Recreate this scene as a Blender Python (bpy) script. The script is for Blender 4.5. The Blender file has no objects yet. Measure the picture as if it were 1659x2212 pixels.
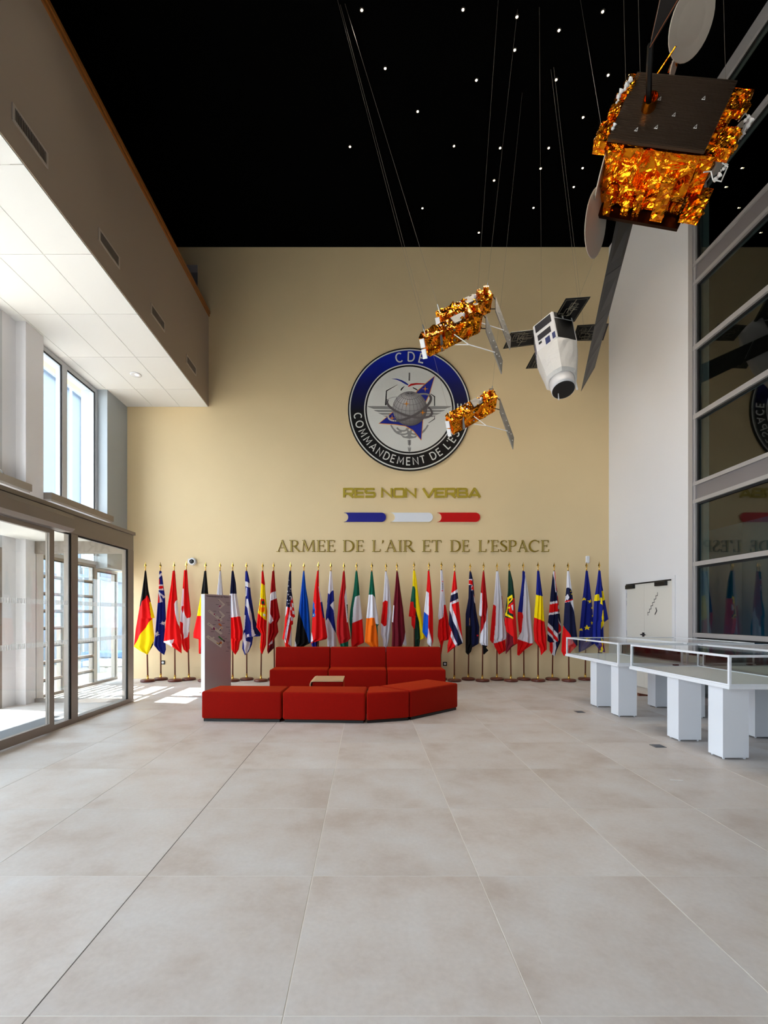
import bpy, bmesh, math, random
from mathutils import Vector, Matrix, noise

# ------------------------------------------------------------------ camera, sky, sun, exposure
SC = bpy.context.scene
F, CX, CY, EYE = 1024.0, 793.0, 1329.0, 1.417        # focal length and principal point in pixels of a 1659x2212 frame
cam_d = bpy.data.cameras.new('camera'); cam = bpy.data.objects.new('camera', cam_d)
SC.collection.objects.link(cam); SC.camera = cam
cam.location = (0, 0, EYE); cam.rotation_euler = (math.pi/2, 0, 0)
cam_d.sensor_fit = 'HORIZONTAL'; cam_d.sensor_width = 36; cam_d.lens = F/1659*36
cam_d.shift_x = (829.5-CX)/1659; cam_d.shift_y = (CY-1106)/1659
cam_d.clip_start = 0.05; cam_d.clip_end = 300

SKY_STRENGTH, SUN_STRENGTH, SPOT_POWER, EXPOSURE = 6.4, 22.0, 34.0, 0.5
wd = bpy.data.worlds.new('sky'); SC.world = wd; wd.use_nodes = True
_b = wd.node_tree.nodes['Background']; _b.inputs[0].default_value = (0.80, 0.89, 1.0, 1); _b.inputs[1].default_value = SKY_STRENGTH
sd = bpy.data.lights.new('sun', 'SUN'); sd.energy = SUN_STRENGTH; sd.angle = 0.009; sd.color = (1.0, 0.95, 0.88)
sun = bpy.data.objects.new('sun', sd); SC.collection.objects.link(sun)
sun.rotation_euler = Vector((0.52, -0.10, -1.0)).to_track_quat('-Z', 'Y').to_euler()
def portal(loc, size, aim):
    l = bpy.data.lights.new('window_portal', 'AREA'); l.shape = 'RECTANGLE'; l.size, l.size_y = size
    l.cycles.is_portal = True
    o = bpy.data.objects.new('window_portal', l); SC.collection.objects.link(o); o.location = loc
    o.rotation_euler = Vector(aim).to_track_quat('-Z', 'Y').to_euler()
portal((-5.75, 7.6, 3.1), (6.2, 6.3), (1, 0, 0))
portal((-5.75, -0.95, 2.2), (10.9, 4.4), (1, 0, 0))
SC.view_settings.view_transform = 'Standard'; SC.view_settings.look = 'None'
SC.view_settings.gamma = 1; SC.view_settings.use_curve_mapping = False; SC.view_settings.exposure = EXPOSURE

# ------------------------------------------------------------------ helpers
COL = SC.collection
ORG = {}
def P(px, py, d): return Vector(((px-CX)/F*d, d, EYE+(CY-py)/F*d))
def lin(c):
    def f(v):
        v /= 255.0
        return v/12.92 if v <= 0.04045 else ((v+0.055)/1.055)**2.4
    return (f(c[0]), f(c[1]), f(c[2]), 1)
def node_mat(name):
    m = bpy.data.materials.new(name); m.use_nodes = True
    return m, m.node_tree.nodes, m.node_tree.links, m.node_tree.nodes['Principled BSDF']
def mat(name, c, rough=0.6, metal=0.0, var=0.0, scale=3.0, bump=0.0, bscale=200.0, spec=0.5, emit=0.0, stretch=None):
    m, N, L, b = node_mat(name)
    col = lin(c)
    b.inputs['Base Color'].default_value = col; b.inputs['Roughness'].default_value = rough
    b.inputs['Metallic'].default_value = metal; b.inputs['Specular IOR Level'].default_value = spec
    if emit: b.inputs['Emission Color'].default_value = col; b.inputs['Emission Strength'].default_value = emit
    if var or bump:
        g = N.new('ShaderNodeNewGeometry'); vec = g.outputs['Position']
        if stretch:
            mp = N.new('ShaderNodeVectorMath'); mp.operation = 'MULTIPLY'; mp.inputs[1].default_value = stretch
            L.new(vec, mp.inputs[0]); vec = mp.outputs[0]
    if var:
        n = N.new('ShaderNodeTexNoise'); n.inputs['Scale'].default_value = scale; n.inputs['Detail'].default_value = 6
        r = N.new('ShaderNodeMapRange'); r.inputs[3].default_value = 1-var; r.inputs[4].default_value = 1+var
        r.inputs[1].default_value = 0.3; r.inputs[2].default_value = 0.7
        x = N.new('ShaderNodeVectorMath'); x.operation = 'SCALE'; x.inputs[0].default_value = col[:3]
        L.new(vec, n.inputs['Vector']); L.new(n.outputs['Fac'], r.inputs[0]); L.new(r.outputs[0], x.inputs['Scale'])
        L.new(x.outputs[0], b.inputs['Base Color'])
    if bump:
        n2 = N.new('ShaderNodeTexNoise'); n2.inputs['Scale'].default_value = bscale; n2.inputs['Detail'].default_value = 3
        bp = N.new('ShaderNodeBump'); bp.inputs['Strength'].default_value = bump; bp.inputs['Distance'].default_value = 0.01
        L.new(vec, n2.inputs['Vector']); L.new(n2.outputs['Fac'], bp.inputs['Height']); L.new(bp.outputs[0], b.inputs['Normal'])
    return m
def glass_mat(name, tint, f0=0.045):
    """clear pane: straight transmission plus a mirror share that grows at grazing angles"""
    m, N, L, b = node_mat(name); N.remove(b)
    out = N['Material Output']
    g = N.new('ShaderNodeNewGeometry'); d = N.new('ShaderNodeVectorMath'); d.operation = 'DOT_PRODUCT'
    L.new(g.outputs['Normal'], d.inputs[0]); L.new(g.outputs['Incoming'], d.inputs[1])
    def math_(op, a, v=None, w=None):
        n = N.new('ShaderNodeMath'); n.operation = op
        L.new(a, n.inputs[0])
        if v is not None: n.inputs[1].default_value = v
        if w is not None: n.inputs[2].default_value = w
        return n.outputs[0]
    a = math_('ABSOLUTE', d.outputs['Value']); a = math_('MULTIPLY_ADD', a, -1.0, 1.0)
    a = math_('POWER', a, 5.0); a = math_('MULTIPLY_ADD', a, 1-f0, f0)
    t = N.new('ShaderNodeBsdfTransparent'); t.inputs[0].default_value = (*tint, 1)
    s = N.new('ShaderNodeBsdfGlossy'); s.inputs['Roughness'].default_value = 0.0; s.inputs[0].default_value = (1, 1, 1, 1)
    mx = N.new('ShaderNodeMixShader'); L.new(a, mx.inputs[0]); L.new(t.outputs[0], mx.inputs[1]); L.new(s.outputs[0], mx.inputs[2])
    L.new(mx.outputs[0], out.inputs[0])
    return m

class MB:
    """mesh collector; coordinates are world coordinates unless the owner says otherwise"""
    def __init__(s): s.v, s.f, s.m = [], [], []
    def add(s, vs, fs, mi=0):
        k = len(s.v); s.v += [tuple(v) for v in vs]
        for f in fs: s.f.append([i+k for i in f]); s.m.append(mi)
        return s
    def hexa(s, p, mi=0):            # p: 4 bottom (ccw from above) + 4 top
        return s.add(p, [(3,2,1,0),(4,5,6,7),(0,1,5,4),(1,2,6,5),(2,3,7,6),(3,0,4,7)], mi)
    def box(s, x0, x1, y0, y1, z0, z1, mi=0):
        x0, x1 = sorted((x0, x1)); y0, y1 = sorted((y0, y1)); z0, z1 = sorted((z0, z1))
        return s.hexa([(x0,y0,z0),(x1,y0,z0),(x1,y1,z0),(x0,y1,z0),(x0,y0,z1),(x1,y0,z1),(x1,y1,z1),(x0,y1,z1)], mi)
    def tube(s, pts, r, n=8, mi=0, caps=True):
        pts = [Vector(p) for p in pts]; rs = r if isinstance(r, (list, tuple)) else [r]*len(pts)
        rings = []; up = None
        for i, p in enumerate(pts):
            t = (pts[min(i+1, len(pts)-1)]-pts[max(i-1, 0)]).normalized()
            if up is None: up = Vector((0,0,1)) if abs(t.z) < 0.9 else Vector((1,0,0))
            a = t.cross(up).normalized(); b = t.cross(a).normalized(); up = -b if False else up
            rings.append([p+rs[i]*(math.cos(2*math.pi*k/n)*a+math.sin(2*math.pi*k/n)*b) for k in range(n)])
        fs = []
        for i in range(len(pts)-1):
            for k in range(n): fs.append((i*n+k, i*n+(k+1)%n, (i+1)*n+(k+1)%n, (i+1)*n+k))
        if caps: fs += [tuple(range(n-1, -1, -1)), tuple(range((len(pts)-1)*n, len(pts)*n))]
        return s.add([v for r_ in rings for v in r_], fs, mi)
    def lathe(s, prof, c=(0,0,0), n=20, mi=0, M=None):
        c = Vector(c); vs = []
        for r, z in prof:
            for k in range(n):
                a = 2*math.pi*k/n; v = Vector((r*math.cos(a), r*math.sin(a), z))
                vs.append((M @ v if M else v)+c)
        fs = []
        for i in range(len(prof)-1):
            for k in range(n): fs.append((i*n+k, i*n+(k+1)%n, (i+1)*n+(k+1)%n, (i+1)*n+k))
        fs += [tuple(range(n-1, -1, -1)), tuple(range((len(prof)-1)*n, len(prof)*n))]
        return s.add(vs, fs, mi)
    def prism(s, poly, ext, mi=0):   # planar polygon (3-D points) pushed by vector ext
        n = len(poly); e = Vector(ext); A = [Vector(p) for p in poly]; B = [p+e for p in A]
        return s.add(A+B, [tuple(range(n-1, -1, -1)), tuple(range(n, 2*n))]+[(i, (i+1)%n, n+(i+1)%n, n+i) for i in range(n)], mi)
    def mesh(s, name, mats, org=Vector((0,0,0)), smooth=False, recalc=True):
        me = bpy.data.meshes.new(name)
        me.from_pydata([(v[0]-org[0], v[1]-org[1], v[2]-org[2]) for v in s.v], [], s.f)
        for m_ in (mats if isinstance(mats, (list, tuple)) else [mats]): me.materials.append(m_)
        if any(s.m): me.polygons.foreach_set('material_index', s.m)
        if recalc:
            bm = bmesh.new(); bm.from_mesh(me); bmesh.ops.recalc_face_normals(bm, faces=bm.faces); bm.to_mesh(me); bm.free()
        if smooth: me.polygons.foreach_set('use_smooth', [True]*len(me.polygons))
        return me
def tag(o, label=None, cat=None, group=None, kind=None):
    if label: o['label'] = label
    if cat: o['category'] = cat
    if group: o['group'] = group
    if kind: o['kind'] = kind
    return o
def thing(name, loc, label=None, cat=None, group=None, kind=None):
    o = bpy.data.objects.new(name, None); COL.objects.link(o); o.location = loc; o.empty_display_size = 0.1
    ORG[o.name] = Vector(loc)
    return tag(o, label, cat, group, kind)
def part(name, mb, m, parent=None, smooth=False, recalc=True):
    org = ORG.get(parent.name, Vector((0,0,0))) if parent else Vector((0,0,0))
    me = mb if isinstance(mb, bpy.types.Mesh) else mb.mesh(name, m, org, smooth, recalc)
    o = bpy.data.objects.new(name, me); COL.objects.link(o)
    if parent: o.parent = parent
    ORG[o.name] = org
    return o
def solo(name, mb, m, label=None, cat=None, group=None, kind=None, smooth=False):
    """a thing that is one mesh: its origin goes to the middle of its underside"""
    xs = [v[0] for v in mb.v]; ys = [v[1] for v in mb.v]; zs = [v[2] for v in mb.v]
    org = Vector(((min(xs)+max(xs))/2, (min(ys)+max(ys))/2, min(zs)))
    o = bpy.data.objects.new(name, mb.mesh(name, m, org, smooth)); COL.objects.link(o); o.location = org
    ORG[o.name] = org
    return tag(o, label, cat, group, kind)
def inst(name, me, loc, parent=None, rotz=0.0):
    o = bpy.data.objects.new(name, me); COL.objects.link(o); o.location = loc; o.rotation_euler = (0,0,rotz)
    if parent: o.parent = parent
    return o
def rounded(mb, w, seg=3, smooth=True, angle=0.6):
    me = mb.mesh('tmp', []) if False else None
    bm = bmesh.new(); vs = [bm.verts.new(v) for v in mb.v]
    for f in mb.f: bm.faces.new([vs[i] for i in f])
    bmesh.ops.recalc_face_normals(bm, faces=bm.faces)
    bmesh.ops.bevel(bm, geom=[e for e in bm.edges if e.calc_face_angle(0) > angle], offset=w, segments=seg, profile=0.5, affect='EDGES')
    o = MB(); bm.verts.index_update()
    o.v = [tuple(v.co) for v in bm.verts]; o.f = [[v.index for v in f.verts] for f in bm.faces]; o.m = [0]*len(o.f); bm.free()
    return o
def inside(p, poly):
    x, y = p; c = False; j = len(poly)-1
    for i in range(len(poly)):
        xi, yi = poly[i]; xj, yj = poly[j]
        if (yi > y) != (yj > y) and x < (xj-xi)*(y-yi)/(yj-yi)+xi: c = not c
        j = i
    return c
def star(cx, cy, r, n=5, k=0.4, a0=-math.pi/2):
    return [(cx+(r if i % 2 == 0 else r*k)*math.cos(a0+i*math.pi/n), cy+(r if i % 2 == 0 else r*k)*math.sin(a0+i*math.pi/n)) for i in range(2*n)]

# ------------------------------------------------------------------ materials
M = {}
M['cream'] = mat('cream_wall_paint', (230, 206, 161), 0.55, var=0.015, scale=1.2, bump=0.03, bscale=400)
M['white_wall'] = mat('white_wall_paint', (226, 224, 226), 0.7, bump=0.02, bscale=300)
M['bulkhead'] = mat('balcony_front_paint', (176, 160, 142), 0.75, bump=0.02, bscale=300)
M['grille'] = mat('grille_frame_grey', (196, 184, 172), 0.5)
M['greyblue'] = mat('grey_blue_pier_paint', (168, 176, 182), 0.6)
M['soffit'] = mat('white_ceiling_panel', (226, 225, 222), 0.8, bump=0.03, bscale=500)
M['grid'] = mat('ceiling_grid_grey', (222, 220, 214), 0.7)
M['black_ceil'] = mat('matt_black_ceiling', (5, 5, 5), 1.0, spec=0.0)
M['wood_trim'] = mat('varnished_wood_rail', (156, 98, 40), 0.4, var=0.25, scale=6, stretch=(14, 1, 14))
M['alu_dark'] = mat('bronze_grey_aluminium', (140, 130, 122), 0.42, metal=0.3)
M['alu_light'] = mat('light_grey_aluminium', (176, 172, 172), 0.4, metal=0.3)
M['alu_white'] = mat('white_window_frame', (190, 192, 196), 0.45)
M['black'] = mat('black_plastic', (14, 14, 15), 0.45)
M['gasket'] = mat('black_gasket', (12, 12, 13), 0.7)
M['white'] = mat('white_lacquer', (232, 233, 238), 0.35)
M['white_matt'] = mat('white_matt', (236, 236, 236), 0.7)
M['door'] = mat('door_paint', (222, 217, 208), 0.45)
M['steel'] = mat('brushed_steel', (170, 172, 176), 0.3, metal=1.0)
M['glass'] = glass_mat('clear_glass', (0.97, 0.985, 0.98), 0.035)
M['glass_case'] = glass_mat('showcase_glass', (0.97, 0.99, 0.985), 0.035)
M['glass_hall'] = glass_mat('smoked_hall_glass', (0.62, 0.68, 0.64), 0.07)
M['glass_out'] = glass_mat('facade_glass', (0.95, 0.98, 0.99), 0.035)
M['hall'] = mat('dark_hall_paint', (44, 42, 36), 0.8)
M['hall_blue'] = mat('teal_blue_panel', (38, 122, 158), 0.5)
M['red_fabric'] = mat('red_wool_upholstery', (150, 9, 0), 0.9, var=0.05, scale=40, bump=0.25, bscale=900, spec=0.15)
_rb = M['red_fabric'].node_tree.nodes['Principled BSDF']; _rb.inputs['Sheen Weight'].default_value = 0.42; _rb.inputs['Sheen Roughness'].default_value = 0.45; _rb.inputs['Sheen Tint'].default_value = lin((255, 96, 20))
M['seam'] = mat('dark_red_seam', (70, 6, 4), 0.95)
M['oak'] = mat('pale_oak_veneer', (206, 170, 128), 0.45, var=0.12, scale=5, stretch=(2, 22, 22))
M['pole'] = mat('dark_mahogany_pole', (112, 56, 34), 0.35, var=0.2, scale=12, stretch=(6, 6, 1))
M['base'] = mat('dark_mahogany_base', (98, 42, 28), 0.3, var=0.2, scale=10)
M['brass'] = mat('polished_brass', (226, 178, 84), 0.22, metal=1.0)
M['gold_letter'] = mat('brushed_gold_letter', (146, 122, 36), 0.38, metal=0.2)
M['gold_inlay'] = mat('pale_gold_inlay', (204, 184, 110), 0.4, metal=0.2)
M['cable'] = mat('steel_cable', (150, 140, 128), 0.5, metal=0.3)
M['cell_black'] = mat('black_solar_cell', (7, 7, 8), 0.35)
M['cell_line'] = mat('pale_conductor', (150, 142, 122), 0.5)
M['dish'] = mat('beige_antenna_dish', (206, 194, 180), 0.6)
M['grey_panel'] = mat('grey_solar_panel', (128, 124, 118), 0.5, metal=0.2, var=0.15, scale=14)
M['mli_white'] = mat('white_thermal_blanket', (228, 227, 226), 0.55, bump=1.0, bscale=14)
M['navy_print'] = mat('navy_patch', (24, 44, 104), 0.45)
M['smoke_grey'] = mat('dark_grey_patch', (50, 50, 58), 0.3)
M['outside_floor'] = mat('pale_concrete_outside', (150, 144, 136), 0.85, var=0.06, scale=1.5)
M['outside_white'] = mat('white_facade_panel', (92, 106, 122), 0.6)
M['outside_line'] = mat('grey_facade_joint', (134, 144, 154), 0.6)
M['mat_grey'] = mat('grey_entrance_mat', (96, 98, 102), 0.9, bump=0.4, bscale=300)
M['lamp'] = mat('warm_lamp_lens', (255, 226, 190), 0.5, emit=16.0)
M['downlight'] = mat('white_lamp_lens', (255, 250, 240), 0.5, emit=4.0)
def foil():
    m, N, L, b = node_mat('gold_thermal_foil')
    b.inputs['Base Color'].default_value = lin((250, 152, 26)); b.inputs['Metallic'].default_value = 1; b.inputs['Roughness'].default_value = 0.16
    g = N.new('ShaderNodeNewGeometry'); n = N.new('ShaderNodeTexNoise'); n.inputs['Scale'].default_value = 22; n.inputs['Detail'].default_value = 2
    L.new(g.outputs['Position'], n.inputs['Vector'])
    bp = N.new('ShaderNodeBump'); bp.inputs['Strength'].default_value = 0.35; bp.inputs['Distance'].default_value = 0.02
    L.new(n.outputs['Fac'], bp.inputs['Height']); L.new(bp.outputs[0], b.inputs['Normal'])
    return m
M['foil'] = foil()
def louvre():
    m, N, L, b = node_mat('ribbed_dark_radiator')
    b.inputs['Base Color'].default_value = lin((96, 84, 74)); b.inputs['Metallic'].default_value = 0.9; b.inputs['Roughness'].default_value = 0.3
    return m
M['louvre'] = louvre()
def tile_mat():
    m, N, L, b = node_mat('beige_stone_tile')
    g = N.new('ShaderNodeNewGeometry'); oi = N.new('ShaderNodeObjectInfo')
    add = N.new('ShaderNodeVectorMath'); add.operation = 'MULTIPLY_ADD'; add.inputs[1].default_value = (1, 1, 1)
    sc = N.new('ShaderNodeVectorMath'); sc.operation = 'SCALE'; sc.inputs[0].default_value = (31, 17, 0); L.new(oi.outputs['Random'], sc.inputs['Scale'])
    L.new(g.outputs['Position'], add.inputs[0]); L.new(sc.outputs[0], add.inputs[2])
    n1 = N.new('ShaderNodeTexNoise'); n1.inputs['Scale'].default_value = 1.7; n1.inputs['Detail'].default_value = 7; n1.inputs['Roughness'].default_value = 0.62
    n2 = N.new('ShaderNodeTexNoise'); n2.inputs['Scale'].default_value = 42; n2.inputs['Detail'].default_value = 5
    L.new(add.outputs[0], n1.inputs['Vector']); L.new(add.outputs[0], n2.inputs['Vector'])
    cr = N.new('ShaderNodeValToRGB'); e = cr.color_ramp.elements
    e[0].position, e[0].color = 0.30, lin((190, 177, 168)); e[1].position, e[1].color = 0.70, lin((214, 211, 210))
    k = cr.color_ramp.elements.new(0.48); k.color = lin((206, 198, 193))
    L.new(n1.outputs['Fac'], cr.inputs[0])
    r = N.new('ShaderNodeMapRange'); r.inputs[1].default_value = .3; r.inputs[2].default_value = .7; r.inputs[3].default_value = 0.965; r.inputs[4].default_value = 1.035
    L.new(n2.outputs['Fac'], r.inputs[0])
    x = N.new('ShaderNodeVectorMath'); x.operation = 'SCALE'; L.new(cr.outputs[0], x.inputs[0]); L.new(r.outputs[0], x.inputs['Scale'])
    r2 = N.new('ShaderNodeMapRange'); r2.inputs[3].default_value = 0.955; r2.inputs[4].default_value = 1.04; L.new(oi.outputs['Random'], r2.inputs[0])
    y = N.new('ShaderNodeVectorMath'); y.operation = 'SCALE'; L.new(x.outputs[0], y.inputs[0]); L.new(r2.outputs[0], y.inputs['Scale'])
    L.new(y.outputs[0], b.inputs['Base Color'])
    b.inputs['Roughness'].default_value = 0.42; b.inputs['Specular IOR Level'].default_value = 0.35
    bp = N.new('ShaderNodeBump'); bp.inputs['Strength'].default_value = 0.06; bp.inputs['Distance'].default_value = 0.01
    L.new(n2.outputs['Fac'], bp.inputs['Height']); L.new(bp.outputs[0], b.inputs['Normal'])
    return m
M['tile'] = tile_mat()
M['grout'] = mat('pale_grout', (232, 228, 222), 0.9)

# ------------------------------------------------------------------ room shell
XR, XL, XB, DB, HC, HS, HP = 5.40, -5.56, -3.54, 10.59, 9.64, 6.07, 8.09   # right wall, facade, balcony front, back wall, ceiling, soffit, parapet top
Y0 = -6.6
floor = part('floor', MB().box(-5.95, XR+0.3, Y0, DB+0.3, -0.12, -0.0015), M['grout']); tag(floor, kind='structure')
cx = [-5.95]+[-0.296+0.9*i for i in range(-6, 7)]+[XR]; cy = [-0.123+0.9*j for j in range(0, 12)]+[DB]
G = 0.003; tile_mesh = {}
for i in range(len(cx)-1):
    for j in range(len(cy)-1):
        w, h = round(cx[i+1]-cx[i]-2*G, 3), round(cy[j+1]-cy[j]-2*G, 3)
        if w < 0.02 or h < 0.02: continue
        if (w, h) not in tile_mesh: tile_mesh[(w, h)] = MB().box(-w/2, w/2, -h/2, h/2, -0.008, 0).mesh('tile', M['tile'])
        inst('tile', tile_mesh[(w, h)], ((cx[i]+cx[i+1])/2, (cy[j]+cy[j+1])/2, 0.0), floor)
part('movement_joint', MB().box(-1.196-0.003, -1.196+0.003, 0.8, DB, -0.004, -0.0008), mat('dark_joint_sealant', (104, 98, 94), 0.9), floor)
wb = part('wall_back', MB().box(-5.36, XR, DB, DB+0.3, 0, HC).box(-6.1, -5.36, DB, DB+0.3, HS, HC).box(-5.95, -5.36, DB, DB+0.3, 2.4, HS), M['cream']); tag(wb, kind='structure')
wr = part('wall_right', MB().box(XR, XR+0.3, 9.87, DB+0.3, 0, HC).box(XR, XR+0.3, 7.90, 8.38, 0, HC).box(XR, XR+0.3, 8.38, 9.87, 2.06, HC), M['white_wall']); tag(wr, kind='structure')
ce = part('ceiling', MB().box(-6.1, 13, Y0, DB+0.3, HC, HC+0.2), M['black_ceil']); tag(ce, kind='structure')
rear = MB().box(-6.1, 13, Y0-0.3, Y0, 0, HC)
tag(part('wall_rear', rear, mat('grey_rear_wall', (120, 118, 116), 0.8)), kind='structure')
# balcony along the facade: front, slab, outer wall
bf = part('wall_balcony', MB().box(XB-0.15, XB, Y0, DB, HS+0.013, HP), M['bulkhead']); tag(bf, kind='structure')
tag(part('ceiling_balcony_slab', MB().box(-5.9, XB-0.15, Y0, DB, HS+0.05, HS+0.9), M['soffit']), kind='structure')
tag(part('wall_balcony_rear', MB().box(-6.1, -5.9, Y0, DB, HS+0.05, HC), M['cream']), kind='structure')
tr = thing('trim_1', (XB-0.07, 2, HP), kind='structure')
part('rail_board', MB().box(XB-0.19, XB+0.025, Y0, DB, HP, HP+0.045), M['wood_trim'], tr)
part('rail_board', MB().box(XB-0.19, XB+0.04, Y0, DB, HP+0.055, HP+0.11), M['wood_trim'], tr)
# opening seen on the balcony
dr = thing('door_2', P(414, 625, DB), kind='structure')
a_, b_ = P(395, 574, DB), P(427, 800, DB)
part('door_leaf', MB().box(a_.x-0.4, b_.x, DB-0.02, DB, HS+0.9, P(0, 590, DB).z), mat('balcony_door_grey', (120, 120, 128), 0.6), dr)
part('door_lintel', MB().box(a_.x-0.4, b_.x, DB-0.025, DB, P(0, 590, DB).z, a_.z), mat('balcony_lintel_lilac', (176, 168, 174), 0.6), dr)
# soffit panels
so = part('ceiling_soffit', MB().box(-5.9, XB-0.15, Y0, DB, HS+0.006, HS+0.05), M['grid']); tag(so, kind='structure')
sx = [-5.9, -5.37, -4.77, -4.17, XB-0.004]; sy = [0.027+1.2167*k for k in range(0, 9)]+[DB]
sm = {}
for i in range(4):
    for j in range(len(sy)-1):
        w, h = round(sx[i+1]-sx[i]-0.012, 3), round(sy[j+1]-sy[j]-0.012, 3)
        if (w, h) not in sm: sm[(w, h)] = MB().box(-w/2, w/2, -h/2, h/2, 0, 0.012).mesh('ceiling_panel', M['soffit'])
        inst('panel', sm[(w, h)], ((sx[i]+sx[i+1])/2, (sy[j]+sy[j+1])/2, HS), so)
tag(part('ceiling_soffit_rest', MB().box(-5.9, XB-0.15, Y0, 0.02, HS, HS+0.05), M['soffit']), kind='structure')
# downlight in the soffit
dl = thing('soffit_downlight', P(293, 809, 9.16), 'round white recessed downlight in the white soffit panels', 'downlight')
c = Vector((-4.47, 9.16, HS))
part('trim_ring', MB().lathe([(0.075, -0.0), (0.10, -0.001), (0.105, -0.008), (0.075, -0.010)], c, 24), M['white'], dl, True)
part('reflector', MB().lathe([(0.07, 0.0), (0.072, -0.006), (0.03, -0.0085), (0.0, -0.0085)], c, 20), M['steel'], dl, True)
part('lens', MB().lathe([(0.036, -0.008), (0.032, -0.012), (0.0, -0.013)], c+Vector((0.02, 0, 0)), 16), M['downlight'], dl, True)
# ventilation grilles on the balcony front
for k, (a, b) in enumerate(((4.72, 5.25), (6.24, 6.77), (7.75, 8.28), (9.27, 9.80))):
    wh = ['first grey air grille on the balcony front, closest to the camera', 'second grey air grille along the balcony front', 'third grey air grille along the balcony front, above a window', 'fourth grey air grille on the balcony front, next to the cream wall'][k]
    t = thing('air_grille', (XB, (a+b)/2, 6.44), wh, 'air grille', 'air grilles on the balcony front')
    f = MB(); x0, x1 = XB+0.001, XB+0.012
    f.box(x0, x1, a, b, 6.355, 6.38).box(x0, x1, a, b, 6.505, 6.53).box(x0, x1, a, a+0.03, 6.38, 6.505).box(x0, x1, b-0.03, b, 6.38, 6.505)
    part('frame', f, M['grille'], t)
    part('backing', MB().box(XB+0.0005, XB+0.002, a+0.03, b-0.03, 6.38, 6.505), M['black'], t)
    me = MB().box(0.002, 0.010, -0.006, 0.006, 0, 0.125).mesh('slat', M['alu_dark'])
    for q in range(20):
        y = a+0.045+q*(b-a-0.09)/19
        o = inst('slat', me, (XB-t.location.x, y-t.location.y, 6.38-t.location.z), t)

# ------------------------------------------------------------------ left facade
tag(part('column_facade', MB().box(-5.9, -5.40, 7.50, 7.91, 0, HS+0.0), M['white_wall']), kind='structure')
tag(part('pier_facade', MB().box(-5.9, -5.36, 9.78, DB, 2.4, HS), M['greyblue']), kind='structure')
tag(part('wall_left_strip', MB().box(-5.9, -5.56, 7.22, 7.50, 0, HS), M['white_wall']), kind='structure')
def bay(n, y0, y1, z0, z1, cols, rows, m, mh=0.07, x=XL, pane=True, muntin=0.06):
    """one glazed bay of the facade: every member and pane a mesh of its own"""
    t = thing('window_%d' % n, (x, (y0+y1)/2, z0), kind='structure')
    xa, xb = x-0.12, x
    part('frame_head', MB().box(xa, xb, y0, y1, z1-mh, z1), m, t); part('frame_sill', MB().box(xa, xb, y0, y1, z0, z0+mh), m, t)
    part('frame_jamb', MB().box(xa, xb, y0, y0+mh, z0+mh, z1-mh), m, t); part('frame_jamb', MB().box(xa, xb, y1-mh, y1, z0+mh, z1-mh), m, t)
    for c_ in cols: part('mullion', MB().box(xa, xb, c_-mh, c_+mh, z0+mh, z1-mh), m, t)
    ys = [y0+mh]+[v for c_ in cols for v in (c_-mh, c_+mh)]+[y1-mh]
    for q in range(0, len(ys), 2):
        a, b = ys[q], ys[q+1]; zs = [z0+mh]
        for r in rows:
            part('transom', MB().box(xa+0.02, xb-0.01, a, b, r-muntin/2, r+muntin/2), m, t); zs += [r-muntin/2, r+muntin/2]
        zs.append(z1-mh)
        for k in range(0, len(zs), 2):
            p = part('pane', MB().box(x-0.075, x-0.055, a+0.004, b-0.004, zs[k]+0.003, zs[k+1]-0.003), M['glass_out'], t)
            g = MB()
            for (u0, u1, w0, w1) in ((a+0.001, b-0.022, zs[k+1]-0.022, zs[k+1]-0.001), (b-0.022, b-0.001, zs[k]+0.001, zs[k+1]-0.001)): g.box(x-0.03, x-0.012, u0, u1, w0, w1)
            part('gasket', g, M['gasket'], p)
    return t
bay(1, 7.92, 9.78, 2.45, HS-0.02, [8.72], [3.3], M['alu_white'])
bay(2, 5.0, 7.22, 2.45, HS-0.02, [6.2], [3.3], M['alu_white'])
bay(3, 7.92, 9.72, 0.0, 2.45, [8.72], [0.3*k for k in range(1, 8)], M['alu_dark'], 0.05, muntin=0.035)
bay(4, 9.72, DB-0.02, 0.0, 2.38, [], [], M['alu_dark'], 0.05)
bay(5, 4.6, 7.22, 0.0, 2.45, [5.9], [], M['alu_dark'], 0.05)
for k in range(6):
    bay(6+k, -6.4+1.83*k, -6.4+1.83*(k+1), 0.0, 4.4, [], [2.5], M['alu_white'])
tag(part('wall_left_upper', MB().box(-5.9, XL, -6.6, 4.6, 4.4, HS), M['white_wall']), kind='structure')  # unseen wall, added above the glazing so daylight enters low
tag(part('wall_left_corner', MB().box(-5.9, XL, 4.58, 5.0, 2.45, HS), M['white_wall']), kind='structure')
# ledge beams in front of the upper windows
for k, (a, b) in enumerate(((7.92, 9.86), (4.4, 7.46))):
    t = thing('ledge_beam', ((-5.45), (a+b)/2, 3.30), ['grey metal ledge beam under the tall windows beside the cream wall', 'grey metal ledge beam between the white column and the picture edge'][k], 'ledge beam')
    part('beam', MB().box(-5.555, -5.27, a, b, 3.36, 3.47), M['alu_dark'], t)
    part('lip', MB().box(-5.50, -5.29, a+0.02, b-0.02, 3.33, 3.36), M['alu_light'], t)
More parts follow.
